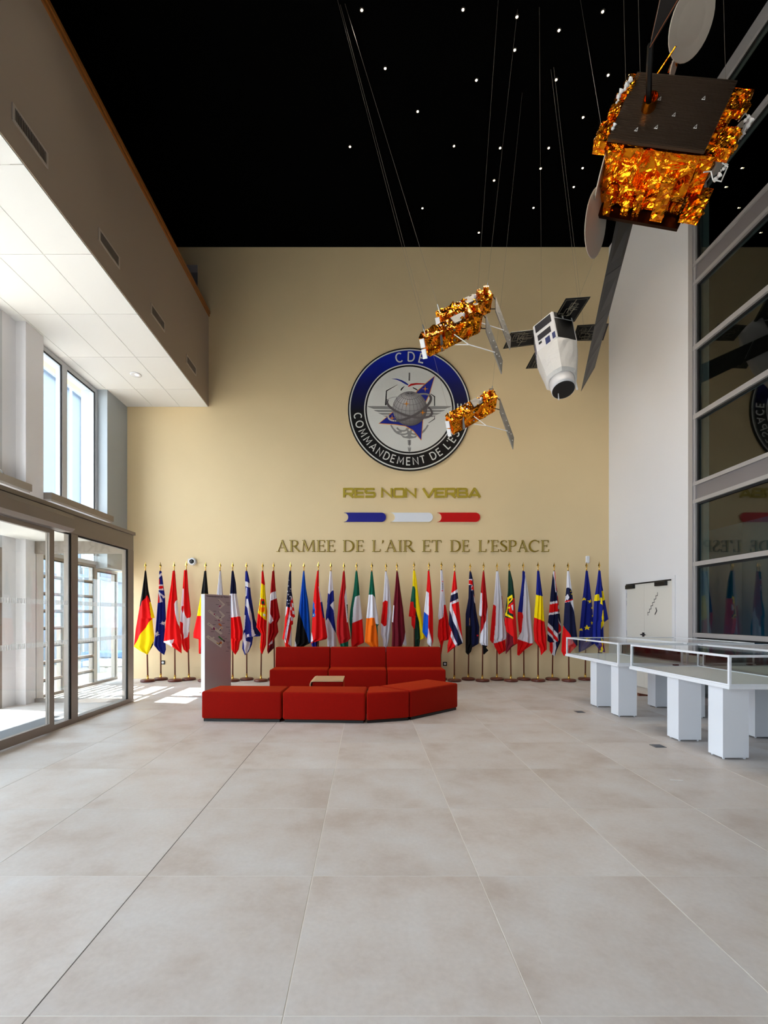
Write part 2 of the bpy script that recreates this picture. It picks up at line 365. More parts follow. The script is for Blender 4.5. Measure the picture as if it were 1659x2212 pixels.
# ------------------------------------------------------------------ glazed entrance vestibule
V = thing('entrance_vestibule', (-4.7, 6, 0), 'grey framed glass entrance vestibule with sliding doors beside the flags', 'vestibule')
XV = -3.87
D = M['alu_dark']
part('roof', MB().box(-5.50, XV-0.04, 2.4, 7.76, 2.62, 2.72), M['soffit'], V)
part('header', rounded(MB().box(XV-0.10, XV+0.03, 2.4, 7.80, 2.48, 2.73), 0.008, 2), D, V)
part('coping', MB().box(XV-0.12, XV+0.05, 2.39, 7.82, 2.731, 2.78), D, V)
for (a, b) in ((7.62, 7.80), (6.16, 6.30), (2.4, 2.52)): part('post', MB().box(XV-0.07, XV+0.028, a, b, 0, 2.479), D, V)
part('bottom_rail', MB().box(XV-0.07, XV+0.03, 6.30, 7.62, 0, 0.07), D, V)
part('bottom_rail', MB().box(XV-0.07, XV+0.03, 5.66, 6.16, 0, 0.07), D, V)
part('threshold', MB().box(XV-0.06, XV+0.02, 2.52, 5.66, 0, 0.02), D, V)
op = MB(); pr = [(XV+0.031, 2.70), (XV+0.17, 2.68), (XV+0.20, 2.62), (XV+0.20, 2.50), (XV+0.16, 2.46), (XV+0.031, 2.46)]
op.prism([(x, 2.4, z) for x, z in pr], (0, 3.56, 0)); part('door_operator', op, D, V)
def dashes(a, b, z, x, parent):
    s = MB()
    for q in range(int((b-a)/0.022)): s.box(x, x+0.002, a+q*0.022, a+q*0.022+0.010, z-0.028, z+0.028)
    tag(part('marking_band', s, M['white_matt'], parent), kind='stuff')
def vpane(a, b, x, z0, z1):
    p = part('pane', MB().box(x-0.01, x+0.004, a, b, z0, z1), M['glass'], V)
    g = MB().box(x+0.005, x+0.02, a, b-0.025, z1-0.02, z1-0.001).box(x+0.005, x+0.02, b-0.025, b-0.001, z0+0.001, z1-0.001)
    part('gasket', g, M['gasket'], p)
    for z in (1.575, 1.075): dashes(a+0.02, b-0.03, z, x+0.006, p)
vpane(6.30, 7.62, XV, 0.07, 2.48); vpane(5.73, 6.16, XV, 0.07, 2.48)
def leaf(a, b, x):
    t = part('sliding_leaf', MB().box(x-0.03, x+0.02, b-0.085, b, 0.021, 2.45).box(x-0.03, x+0.02, a, a+0.06, 0.021, 2.45).box(x-0.03, x+0.02, a+0.06, b-0.085, 0.021, 0.12).box(x-0.03, x+0.02, a+0.06, b-0.085, 2.40, 2.45), D, V)
    p = part('pane', MB().box(x-0.01, x+0.004, a+0.06, b-0.085, 0.12, 2.40), M['glass'], t)
    for z in (1.575, 1.075): dashes(a+0.08, b-0.09, z, x+0.006, t)
leaf(4.42, 5.735, XV+0.065); leaf(2.6, 4.40, XV+0.065)
# far return of the vestibule
part('return_frame', MB().box(-5.50, XV-0.07, 7.70, 7.76, 2.42, 2.62).box(-5.50, XV-0.07, 7.70, 7.76, 0, 0.06).box(-5.50, -5.40, 7.92, 7.925, 0, 0.01), D, V)
part('return_pane', MB().box(-5.40, XV-0.07, 7.725, 7.74, 0.06, 2.42), M['glass'], V)
ah = thing('air_curtain', (-5.2, 5.9, 2.1), 'white air curtain unit under the vestibule roof', 'air curtain')
part('housing', rounded(MB().box(-5.40, -5.12, 4.7, 6.6, 2.14, 2.40), 0.02, 2), M['white'], ah)
part('outlet', MB().box(-5.34, -5.18, 4.8, 6.5, 2.125, 2.14), M['black'], ah)
lc = thing('loose_cable', P(6, 1066, 6.9), 'thin black cable looping over the grey ledge by the white column', 'cable')
part('wire', MB().tube([P(x, y, 7.0) for x, y in ((-14, 1012), (-4, 1014), (3, 1016), (8, 1024), (11, 1036), (12, 1048), (11, 1060), (8, 1070))], 0.008, 6), M['black'], lc, True)
solo('entrance_mat', rounded(MB().box(-5.3, -4.0, 3.2, 6.6, 0.001, 0.012), 0.003, 1), M['mat_grey'], 'dark grey ribbed entrance mat on the vestibule floor', 'mat')
# ------------------------------------------------------------------ right curtain wall and the hall behind it
cw = thing('window_30', (XR, 3, 0), kind='structure')
LA = M['alu_light']
yA, yB = -3.5, 7.90
zs = [(0.0, 0.10), (1.06, 1.13), (2.22, 2.29), (3.25, 3.60), (4.63, 4.71), (5.76, 5.84), (6.83, 7.20), (8.31, 8.39), (9.44, 9.64)]
for k, (a, b) in enumerate(zs):
    if b-a > 0.3:
        part('spandrel', MB().box(XR-0.01, XR+0.10, yA, yB, a+0.06, b-0.06), mat('grey_spandrel_%d' % k, (128, 122, 124), 0.45, metal=0.2), cw)
        part('transom', MB().box(XR-0.04, XR+0.10, yA, yB, a, a+0.06), LA, cw); part('transom', MB().box(XR-0.04, XR+0.10, yA, yB, b-0.06, b), LA, cw)
    else: part('transom', MB().box(XR-0.04, XR+0.10, yA, yB, a, b), LA, cw)
part('jamb', MB().box(XR-0.05, XR+0.12, 7.80, 7.90, 0, HC), LA, cw); part('jamb', MB().box(XR-0.03, XR+0.10, 7.755, 7.80, 0, HC), LA, cw)
my = [7.755, 5.35, 2.95, 0.55, -1.5, -3.5]
for y in my[1:]: part('mullion', MB().box(XR-0.04, XR+0.10, y-0.04, y+0.04, 0, HC), LA, cw)
for k in range(len(zs)-1):
    for q in range(len(my)-1):
        p = part('pane', MB().box(XR+0.02, XR+0.035, my[q+1]+0.04, my[q]-(0.04 if q else 0), zs[k][1], zs[k+1][0]), M['glass_hall'], cw)
        if q == 0: part('gasket', MB().box(XR+0.0, XR+0.02, my[1]+0.04, my[0], zs[k+1][0]-0.03, zs[k+1][0]).box(XR, XR+0.02, my[0]-0.03, my[0], zs[k][1], zs[k+1][0]-0.03), M['gasket'], p)
tag(part('wall_right_rear', MB().box(XR, XR+0.3, Y0, yA, 0, HC), M['white_wall']), kind='structure')
tag(part('floor_hall', MB().box(XR+0.3, 13, Y0, DB+0.3, -0.12, 0), M['hall']), kind='structure')
tag(part('wall_hall', MB().box(12.7, 13, Y0, DB+0.3, 0, HC).box(XR+0.3, 12.7, DB, DB+0.3, 0, HC), M['hall']), kind='structure')
hp = thing('exhibit_partition', (6.85, 5.6, 0), 'long blue lit partition behind the lower hall glazing', 'partition')
for k in range(5): part('panel', MB().box(6.8, 6.9, 0.6+k*2.0, 2.59+k*2.0, 0, 3.1), M['hall_blue'], hp)
part('light_trough', MB().box(6.50, 6.62, 0.8, 10.4, 0, 0.05), M['black'], hp)
hl = bpy.data.lights.new('hall_lamp', 'AREA'); hl.energy = 20; hl.size = 9; hl.size_y = 0.08; hl.shape = 'RECTANGLE'; hl.color = (0.35, 0.75, 1.0)
ho = bpy.data.objects.new('hall_lamp', hl); COL.objects.link(ho); ho.location = (6.56, 5.6, 0.07); ho.matrix_world = Matrix.Translation((6.56, 5.6, 0.07)) @ Matrix(((0, 0.94, -0.34), (1, 0, 0), (0, -0.34, -0.94))).to_4x4()
# hall fittings glimpsed through the glass
hf = thing('hall_light_rig', (9.0, 9.2, 5.0), 'dark suspended lighting rig behind the hall glazing', 'lighting rig')
part('truss', MB().tube([(8.6, 9.3, 3.0), (8.6, 9.3, 7.5)], 0.05).tube([(8.6, 9.3, 5.2), (8.6, 7.6, 5.2)], 0.04), M['black'], hf)
part('spot_head', MB().lathe([(0.16, 0), (0.2, 0.2), (0.12, 0.34), (0.0, 0.34)], (8.6, 8.0, 4.8), 14), M['black'], hf)
# ------------------------------------------------------------------ outside
tag(part('ground_outside', MB().box(-60, -5.96, -40, 60, -0.3, -0.02), M['outside_floor']), kind='structure')
nb = thing('neighbour_building', (-9.5, 16, 0), 'white panelled building seen through the tall windows', 'building')
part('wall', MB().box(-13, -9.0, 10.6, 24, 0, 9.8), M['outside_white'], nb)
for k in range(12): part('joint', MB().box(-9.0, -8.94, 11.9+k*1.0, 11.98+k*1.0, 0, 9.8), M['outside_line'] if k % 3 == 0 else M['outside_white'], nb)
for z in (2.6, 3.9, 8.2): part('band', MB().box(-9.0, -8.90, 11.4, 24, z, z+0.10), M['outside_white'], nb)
gf = thing('escape_screen', (-6.5, 10, 0), 'white vertical screen posts outside the tall windows', 'screen')
for k in range(3): part('post', MB().box(-6.72, -6.68, 9.6+k*1.1, 9.64+k*1.1, -0.02, 7.2), M['outside_line'], gf)
part('rail', MB().box(-6.74, -6.67, 9.3, 11.9, 3.86, 3.95), M['outside_line'], gf); part('rail', MB().box(-6.74, -6.67, 9.3, 11.9, 7.0, 7.1), M['outside_white'], gf)
def pallet(x, y, col, layers, label):
    t = thing('pallet', (x, y, -0.02), label, 'pallet', 'pallets outside the entrance'); m = mat('pallet_'+label.split()[0], col, 0.8, var=0.15, scale=5)
    for k in range(layers):
        z = -0.02+k*0.145
        for q in range(3): part('block', MB().box(x-0.6, x+0.6, y-0.4+q*0.35, y-0.3+q*0.35, z, z+0.1), m, t)
        for q in range(6): part('slat', MB().box(x-0.6+q*0.215, x-0.6+q*0.215+0.13, y-0.4, y+0.4, z+0.1, z+0.125), m, t)
pallet(-7.25, 13.4, (86, 132, 176), 3, 'blue stacked wooden pallets on the paving outside'); pallet(-6.6, 12.4, (168, 168, 170), 2, 'grey low wooden pallets on the paving outside')
# ------------------------------------------------------------------ lettering
def arc(cx, cy, rx, ry, a0, a1, n=14): return [(cx+rx*math.cos(math.radians(a0+(a1-a0)*k/n)), cy+ry*math.sin(math.radians(a0+(a1-a0)*k/n))) for k in range(n+1)]
_RIB = [0]
def ribbon(mb, pts, w, z0, z1, xf, closed=False, mi=0):
    """a flat stroke of width w (or a width per point) along pts, mitred, with thickness; xf maps (x, y, z) to the world"""
    n = len(pts); Lf, Rt = [], []
    for i in range(n):
        p = Vector(pts[i]); a = Vector(pts[i-1]) if (i > 0 or closed) else None; b = Vector(pts[(i+1) % n]) if (i < n-1 or closed) else None
        d1 = (p-a).normalized() if a is not None else None; d2 = (b-p).normalized() if b is not None else None
        d1 = d1 or d2; d2 = d2 or d1; t = (d1+d2)
        t = t.normalized() if t.length > 1e-6 else d1
        nrm = Vector((-t.y, t.x)); k = max(0.72, nrm.dot(Vector((-d1.y, d1.x)))); ww = (w[i] if isinstance(w, (list, tuple)) else w)/2/k
        Lf.append(p+nrm*ww); Rt.append(p-nrm*ww)
    segs = n if closed else n-1
    for i in range(segs):
        j = (i+1) % n; q = [Lf[i], Rt[i], Rt[j], Lf[j]]; e = 0.04*abs(z1-z0)*(i % 3); _RIB[0] = (_RIB[0]+1) % 5; e += 0.012*abs(z1-z0)*_RIB[0]   # neighbours never share a plane
        mb.hexa([xf(v.x, v.y, z0) for v in q]+[xf(v.x, v.y, z1+e) for v in q], mi)
SANS = {  # monoline capitals: advance width, strokes in a unit-high cell
 'A': (.86, [[(.05,0),(.43,1),(.81,0)], [(.18,.3),(.68,.3)]]),
 'B': (.80, [[(.1,0),(.1,1),(.55,1),(.68,.88),(.68,.65),(.55,.53),(.1,.53)], [(.55,.53),(.72,.42),(.72,.12),(.58,0),(.1,0)]]),
 'C': (.84, [arc(.47,.5,.40,.5,50,310,16)]),
 'D': (.84, [[(.1,0),(.1,1),(.38,1)]+arc(.38,.5,.40,.5,80,-80,12)+[(.38,0),(.1,0)]]),
 'E': (.68, [[(.6,1),(.1,1),(.1,0),(.6,0)], [(.1,.52),(.54,.52)]]),
 'I': (.24, [[(.12,0),(.12,1)]]),
 'L': (.60, [[(.1,1),(.1,0),(.56,0)]]),
 'M': (.98, [[(.08,0),(.16,1),(.49,.25),(.82,1),(.90,0)]]),
 'N': (.86, [[(.1,0),(.1,1),(.76,0),(.76,1)]]),
 'O': (.98, [arc(.49,.5,.42,.5,0,360,24)]),
 'P': (.74, [[(.1,0),(.1,1),(.42,1)]+arc(.42,.74,.26,.26,80,-80,8)+[(.42,.48),(.1,.48)]]),
 'R': (.80, [[(.1,0),(.1,1),(.45,1)]+arc(.45,.74,.26,.26,80,-80,8)+[(.45,.48),(.1,.48)], [(.42,.48),(.72,0)]]),
 'S': (.72, [[(.62,.86),(.5,.97),(.34,1),(.18,.95),(.10,.80),(.14,.64),(.30,.55),(.46,.47),(.61,.37),(.64,.2),(.54,.05),(.36,0),(.2,.03),(.08,.15)]]),
 'T': (.70, [[(.03,1),(.67,1)], [(.35,1),(.35,0)]]),
 'V': (.86, [[(.05,1),(.43,0),(.81,1)]]),
 "'": (.26, [[(.14,1),(.12,.78)]]), ' ': (.42, [])}
TECH = dict(SANS)   # wide squared capitals for the motto
TECH.update({
 'R': (1.25, [[(.1,0),(.1,.92),(.98,.92),(1.08,.82),(1.08,.50),(.98,.40),(.1,.40)], [(.62,.40),(1.12,0)]]),
 'E': (1.12, [[(1.05,.92),(.1,.92),(.1,.08),(1.05,.08)], [(.1,.5),(.98,.5)]]),
 'S': (1.2, [[(1.1,.92),(.2,.92),(.1,.82),(.1,.6),(.2,.5),(1.0,.5),(1.1,.4),(1.1,.18),(1.0,.08),(.08,.08)]]),
 'N': (1.3, [[(.1,0),(.1,.95),(1.12,.05),(1.12,1)]]),
 'O': (1.3, [[(.22,.92),(1.05,.92),(1.17,.80),(1.17,.20),(1.05,.08),(.22,.08),(.1,.20),(.1,.80),(.22,.92),(.3,.92)]]),
 'V': (1.25, [[(.03,1),(.6,.05),(.66,.05),(1.22,1)]]),
 'B': (1.25, [[(.1,.08),(.1,.92),(.95,.92),(1.05,.82),(1.05,.6),(.95,.5),(.1,.5)], [(.95,.5),(1.1,.4),(1.1,.18),(1.0,.08),(.1,.08)]]),
 'A': (1.28, [[(.05,0),(.6,.95),(.66,.95),(1.22,0)], [(.3,.26),(.96,.26)]])})
tk, th, sf = .145, .05, .04
def stem(x): return [([(x,0),(x,1)], tk), ([(x-.15,.02),(x+.15,.02)], sf), ([(x-.15,.98),(x+.15,.98)], sf)]
SERIF = {
 'A': (1.0, [([(.14,0),(.48,1)], th), ([(.44,1),(.82,0)], tk), ([(.24,.34),(.68,.34)], th), ([(.0,.02),(.28,.02)], sf), ([(.66,.02),(1.0,.02)], sf)]),
 'R': (.95, stem(.2)+[([(.2,.97),(.5,.97),(.64,.88),(.68,.74),(.62,.58),(.48,.5),(.2,.49)], [th,.07,.11,.13,.11,.07,th]), ([(.42,.5),(.84,.02)], .12), ([(.76,.02),(1.0,.02)], sf)]),
 'M': (1.22, [([(.16,0),(.24,1)], th), ([(.24,1),(.58,.05)], tk), ([(.58,.05),(.96,1)], th), ([(.96,1),(1.04,0)], tk), ([(.02,.02),(.3,.02)], sf), ([(.88,.02),(1.2,.02)], sf), ([(.12,.98),(.3,.98)], sf), ([(.92,.98),(1.1,.98)], sf)]),
 'E': (.78, stem(.2)+[([(.2,.975),(.66,.975)], th), ([(.655,.99),(.66,.80)], th), ([(.2,.52),(.56,.52)], th), ([(.555,.62),(.555,.42)], th), ([(.2,.025),(.7,.025)], th), ([(.69,.01),(.71,.22)], th)]),
 'D': (1.08, stem(.2)+[([(.2,.97)]+arc(.42,.5,.52,.475,90,-90,14)+[(.2,.03)], [th]+[th+.10*math.sin(math.pi*k/14) for k in range(15)]+[th])]),
 'L': (.76, stem(.2)+[([(.2,.025),(.68,.025)], th), ([(.67,.01),(.70,.24)], th)]),
 'I': (.40, stem(.2)),
 'T': (.84, [([(.42,0),(.42,1)], tk), ([(.27,.02),(.57,.02)], sf), ([(.06,.975),(.78,.975)], th), ([(.06,1),(.04,.78)], th), ([(.78,1),(.80,.78)], th)]),
 'P': (.82, stem(.2)+[([(.2,.97),(.5,.97),(.66,.88),(.70,.72),(.64,.56),(.5,.47),(.3,.47)], [th,.07,.11,.13,.11,.07,th])]),
 'S': (.70, [([(.60,.80),(.56,.94),(.38,.98),(.2,.92),(.13,.77),(.22,.62),(.42,.5),(.58,.37),(.60,.2),(.5,.06),(.32,.02),(.14,.08),(.10,.24)], [th,th,th,.08,.12,.14,.14,.14,.12,.08,th,th,th])]),
 'C': (1.0, [(arc(.52,.5,.46,.48,48,312,18), [th+.10*math.sin(math.pi*k/18)**1.0 for k in range(19)]), ([(.84,.96),(.85,.74)], th)]),
 "'": (.3, [([(.16,1),(.14,.86),(.08,.72)], [.14,.10,.03])])}
def word(text, font, width, x0, x1, z0, z1, y, dep, parent, m, m2=None):
    """letters of one word fitted between x0 and x1 on the plane y, each letter a mesh of its own"""
    adv = [font[c][0] for c in text]; kx = (x1-x0)/sum(adv); h = z1-z0; cur = x0
    for c, a in zip(text, adv):
        mb, inl = MB(), MB()
        for st in font[c][1]:
            pts, w = (st if isinstance(st, tuple) else (st, width))
            pts = [(px_*kx, py_*h) for px_, py_ in pts]
            w = [v*h for v in w] if isinstance(w, (list, tuple)) else w*h
            xf = lambda u, v, t: (cur+u, y-t, z0+v)
            ribbon(mb, pts, w, 0.0, dep, xf)
            if m2 and not isinstance(w, list) and w > 0.12*h: ribbon(inl, pts, w*0.34, dep, dep+0.003, xf)
        o = part('letter', mb, m, parent)
        if inl.f: part('inlay', inl, m2, o)
        cur += a*kx
YW = DB
wl = thing('wall_lettering', P(892, 1193, DB), "large gold serif wall letters reading ARMEE DE L'AIR ET DE L'ESPACE", 'lettering')
zt, zb = P(0, 1030+361/2.633, DB).z, P(0, 1030+427/2.633, DB).z
for t_, a, b in (('ARMEE', 45, 382), ('DE', 420, 545), ("L'AIR", 585, 830), ('ET', 870, 985), ('DE', 1030, 1145), ("L'ESPACE", 1190, 1598)):
    word(t_, SERIF, .1, P(580+a/2.633, 0, DB).x, P(580+b/2.633, 0, DB).x, zb, zt, YW, 0.02, wl, M['gold_letter'], M['gold_inlay'])
wm = thing('wall_motto', P(889, 1075, DB), 'yellow gold squared wall letters reading RES NON VERBA below the round emblem', 'lettering')
M['motto'] = mat('yellow_gold_letter', (180, 158, 52), 0.4, metal=0.15)
zt, zb = P(0, 1030+66/2.633, DB).z, P(0, 1030+118/2.633, DB).z
for t_, a, b in (('RES', 425, 608), ('NON', 640, 845), ('VERBA', 877, 1205)):
    word(t_, TECH, .235, P(580+a/2.633, 0, DB).x, P(580+b/2.633, 0, DB).x, zb, zt, YW, 0.02, wm, M['motto'])
# three capsule plaques
for (a, b, nm, col) in ((430, 668, 'blue', (28, 28, 134)), (695, 934, 'white', (226, 230, 238)), (960, 1202, 'red', (196, 4, 6))):
    x0, x1 = P(580+a/2.633, 0, DB).x, P(580+b/2.633, 0, DB).x; z1, z0 = P(0, 1030+205/2.633, DB).z, P(0, 1030+257/2.633, DB).z
    r = (z1-z0)/2; zc = (z0+z1)/2; k = 1.0
    outl = [(x1-r+r*math.cos(t), zc+r*math.sin(t)) for t in [math.radians(-90+12*i) for i in range(16)]]
    notch = [(x0-0.004+r*0.95*math.cos(t), zc+r*math.sin(t)) for t in [math.radians(90-12*i) for i in range(16)]]
    mb = MB(); pts = outl+notch
    for i in range(15):   # strips keep the notched end concave
        ia, ib = outl[i], outl[i+1]; na, nb_ = notch[15-i], notch[14-i]
        mb.hexa([(na[0], YW-0.03, na[1]), (ia[0], YW-0.03, ia[1]), (ia[0], YW, ia[1]), (na[0], YW, na[1]), (nb_[0], YW-0.03, nb_[1]), (ib[0], YW-0.03, ib[1]), (ib[0], YW, ib[1]), (nb_[0], YW, nb_[1])])
    solo('wall_plaque', mb, mat('plaque_'+nm, col, 0.4), nm+' capsule shaped plaque with a notched end between the two lines of wall lettering', 'plaque', 'tricolour plaques')

# ------------------------------------------------------------------ round emblem
EC = P(884.5, 884, DB-0.04); ES = 132.5/F*DB/562.0       # one crop pixel of the emblem study in metres
em = thing('wall_emblem', (EC.x, DB, EC.z-562*ES), 'large round blue, black and white crest on the cream wall', 'emblem')
_LAY = [0.0]
def E(x, y, lay): return (EC.x+(x-657)*ES, DB-0.035-0.0012*lay-_LAY[0], EC.z-(y-656)*ES)
def edisc(r, lay, th_, m, name, n=72):
    mb = MB(); y = E(0, 0, lay)[1]
    mb.prism([(EC.x+r*ES*math.cos(2*math.pi*k/n), y, EC.z+r*ES*math.sin(2*math.pi*k/n)) for k in range(n)], (0, th_, 0)); return part(name, mb, m, em)
def ering(r0, r1, lay, m, name, n=96):
    mb = MB()
    for k in range(n):
        a, b = 2*math.pi*k/n, 2*math.pi*(k+1)/n
        q = [(657+r*math.cos(t), 656-r*math.sin(t)) for r, t in ((r0, a), (r1, a), (r1, b), (r0, b))]
        mb.hexa([E(x, y, lay) for x, y in q]+[(E(x, y, lay)[0], E(x, y, lay)[1]+0.004, E(x, y, lay)[2]) for x, y in q])
    return part(name, mb, m, em)
def epoly(pts, lay, m, name='print'): 
    _LAY[0] = (_LAY[0]+0.00006) % 0.0009
    return part(name, MB().prism([E(x, y, lay) for x, y in pts], (0, 0.001, 0)), m, em)
def eline(pts, w, lay, m, name='print_line', closed=False):
    _LAY[0] = (_LAY[0]+0.00006) % 0.0009; mb = MB(); ribbon(mb, pts, w, 0, 0.001, lambda u, v, t: (E(u, v, lay)[0], E(u, v, lay)[1]-t, E(u, v, lay)[2]), closed); return part(name, mb, m, em)
W_, K_ = mat('emblem_white', (222, 223, 218), 0.5), mat('emblem_black', (8, 8, 10), 0.45)
GRY, DGR, BLU, ORA, RED_ = mat('emblem_grey', (142, 142, 140), 0.5), mat('emblem_dark_grey', (92, 88, 90), 0.5), mat('emblem_blue', (22, 40, 150), 0.45), mat('emblem_orange', (226, 142, 24), 0.45), mat('emblem_red', (196, 16, 20), 0.45)
def band_mat():
    m, N, L, b = node_mat('emblem_blue_to_black_print')
    g = N.new('ShaderNodeNewGeometry'); s = N.new('ShaderNodeSeparateXYZ'); L.new(g.outputs['Position'], s.inputs[0])
    r = N.new('ShaderNodeMapRange'); r.inputs[1].default_value = EC.z-20*ES; r.inputs[2].default_value = EC.z+520*ES; L.new(s.outputs['Z'], r.inputs[0])
    c = N.new('ShaderNodeValToRGB'); e = c.color_ramp.elements; e[0].position = 0.0; e[0].color = lin((6, 6, 8)); e[1].position = 1; e[1].color = lin((10, 36, 168))
    k = e.new(0.45); k.color = lin((4, 14, 92)); L.new(r.outputs[0], c.inputs[0]); L.new(c.outputs[0], b.inputs['Base Color']); b.inputs['Roughness'].default_value = 0.45
    return m
edisc(562, 0, 0.035, K_, 'backing_disc')
ering(539, 550, 2, W_, 'white_ring'); ering(414, 539, 1, band_mat(), 'blue_black_band'); ering(404, 414, 2, W_, 'white_ring'); ering(389, 404, 1, K_, 'black_ring')
edisc(389, 1, 0.004, W_, 'white_field')
def ring_text(text, r_base, h, a_start, a_end, inward, wk=.15, kx=1.0):
    n = sum(SANS[c][0] for c in text); cur = 0.0
    for c in text:
        a = SANS[c][0]; t = math.radians(a_start+(a_end-a_start)*(cur+a/2)/n); mb = MB()
        sgn = 1 if not inward else -1
        er = Vector((math.cos(t), math.sin(t))); et = Vector((math.sin(t), -math.cos(t)))*sgn
        for st in SANS[c][1]:
            pts = [((x-a/2)*h*kx, y*h) for x, y in st]
            def xf(u, v, q):
                p = er*(r_base+(v if not inward else -v))+et*u
                e_ = E(657+p.x, 656-p.y, 3); return (e_[0], e_[1]-q, e_[2])
            ribbon(mb, pts, wk*h, 0, 0.002, xf)
        if mb.f: part('letter', mb, W_, em)
        cur += a
ring_text('CDE', 440, 80, 108, 71, False, .15)
ring_text("COMMANDEMENT DE L'ESPACE", 508, 66, 183, 368, True, .15)
# dagger and wings
eline([(657,322),(655,395)], 15, 2, GRY); eline([(657,322),(655,395)], 4, 3, DGR)
for s in (-1, 1):
    X = lambda v: 657+s*(v-657)
    epoly([(X(1042),627),(X(880),627),(X(800),632),(X(800),658),(X(985),652),(X(1030),636)], 2, GRY)
    epoly([(X(985),662),(X(800),664),(X(800),682),(X(940),680),(X(968),672)], 2, GRY)
    epoly([(X(945),690),(X(800),690),(X(800),706),(X(905),706)], 2, GRY)
    epoly([(X(905),714),(X(800),712),(X(800),726),(X(868),726)], 2, GRY)
    for a0, r in ((200, 95), (205, 60)):
        eline([(657+s*(60+r*math.cos(math.radians(a))), 800-r*0.9*math.sin(math.radians(a))) for a in range(a0, 340, 10)], 15, 2, GRY)
    eline([(657+s*q, 720+q*0.35+w_) for q, w_ in ((170, 20), (150, 60), (120, 100), (70, 120))], 14, 2, GRY)
epoly([(575,888),(620,905),(657,890),(695,905),(735,888),(715,915),(657,925),(600,915)], 2, GRY); epoly([(635,860),(680,860),(672,895),(642,895)], 2, GRY)
epoly([(640,935),(672,935),(670,980),(657,990),(644,980)], 2, GRY); eline([(657,940),(657,980)], 8, 3, DGR)
eline([(640,1002),(672,1002)], 4, 2, GRY); epoly([(642,1008),(672,1008),(668,1035),(656,1046),(646,1035)], 2, GRY)
eline([(657,925),(657,1004)], 3, 2, GRY)
# black hexagon outline
eline([(440,620),(447,488),(548,432)], [13,9,2], 2, K_); eline([(578,484),(590,465),(612,445)], [10,12,3], 2, K_); eline([(688,458),(720,475),(740,490)], [8,10,3], 2, K_)
eline([(850,515),(886,540),(886,625)], [5,9,9], 2, K_); eline([(886,715),(886,745),(830,782)], [3,7,4], 2, K_)
# swooshes
eline([(495,377),(540,382),(585,398),(620,418),(645,434)], [1,9,15,17,10], 3, BLU); eline([(645,448),(672,432),(720,424),(790,425),(862,430)], [8,17,15,9,1], 3, RED_)
# blue delta with orange outline
star_pts = [(888,352),(800,425),(722,496),(700,560),(560,660),(500,685),(378,787),(430,790),(520,795),(620,810),(690,850),(735,905),(764,937),(780,740),(800,600),(838,522)]
def concave(pts, lay, m, name):
    me = bpy.data.meshes.new(name); bm = bmesh.new()
    vs = [bm.verts.new(Vector(E(x, y, lay))-ORG[em.name]) for x, y in pts]; bm.faces.new(vs); bmesh.ops.triangulate(bm, faces=bm.faces)
    r = bmesh.ops.extrude_face_region(bm, geom=list(bm.faces)); bmesh.ops.translate(bm, vec=(0, 0.001, 0), verts=[v for v in r['geom'] if isinstance(v, bmesh.types.BMVert)])
    bmesh.ops.recalc_face_normals(bm, faces=bm.faces); bm.to_mesh(me); bm.free(); me.materials.append(m)
    o = bpy.data.objects.new(name, me); COL.objects.link(o); o.parent = em; return o
concave(star_pts, 4, BLU, 'blue_delta'); eline(star_pts, 6, 5, ORA, 'orange_outline', True)
# globe: printed grey ball with graticule
def globe_mat():
    m, N, L, b = node_mat('emblem_globe_print')
    g = N.new('ShaderNodeNewGeometry'); v = N.new('ShaderNodeVectorMath'); v.operation = 'DISTANCE'; v.inputs[1].default_value = E(600, 580, 6)
    L.new(g.outputs['Position'], v.inputs[0]); r = N.new('ShaderNodeMapRange'); r.inputs[1].default_value = 20*ES; r.inputs[2].default_value = 260*ES; L.new(v.outputs['Value'], r.inputs[0])
    c = N.new('ShaderNodeValToRGB'); e = c.color_ramp.elements; e[0].color = lin((196, 194, 194)); e[1].color = lin((74, 68, 70)); L.new(r.outputs[0], c.inputs[0])
    L.new(c.outputs[0], b.inputs['Base Color']); b.inputs['Roughness'].default_value = 0.5; return m
gc, gr = (661, 650), 158
part('globe', MB().prism([E(gc[0]+gr*math.cos(2*math.pi*k/48), gc[1]+gr*math.sin(2*math.pi*k/48), 6) for k in range(48)], (0, 0.001, 0)), globe_mat(), em)
gl = MB()
def gxf(u, v, t): e_ = E(u, v, 7); return (e_[0], e_[1]-t*0.3, e_[2])
tilt = math.radians(28)
def gpt(la, lo):
    x, y, z = math.cos(la)*math.sin(lo), math.sin(la), math.cos(la)*math.cos(lo)
    y2, z2 = y*math.cos(tilt)+z*(-math.sin(tilt))*-0+y*0, z
    y2 = y*math.cos(tilt)-z*math.sin(tilt)*-0.0; y2 = y*math.cos(tilt)+(-z)*math.sin(tilt); z2 = y*math.sin(tilt)+z*math.cos(tilt)
    return (gc[0]+gr*0.99*x, gc[1]-gr*0.99*y2), z2
def gcurve(cs):
    run = []
    for p, z in cs:
        if z > 0.02: run.append(p)
        else:
            if len(run) > 1: ribbon(gl, run, 2.6, 0, 0.001, gxf)
            run = []
    if len(run) > 1: ribbon(gl, run, 2.6, 0, 0.001, gxf)
for k in range(24): gcurve([gpt(math.radians(-88+q*8), math.radians(k*15)) for q in range(23)])
for la in (-60, -40, -20, 0, 20, 40, 60, 75): gcurve([gpt(math.radians(la), math.radians(q*8)) for q in range(46)])
part('graticule', gl, DGR, em)
LG = mat('emblem_light_grey', (186, 184, 184), 0.5); RG = mat('emblem_ring_grey', (98, 92, 94), 0.5)
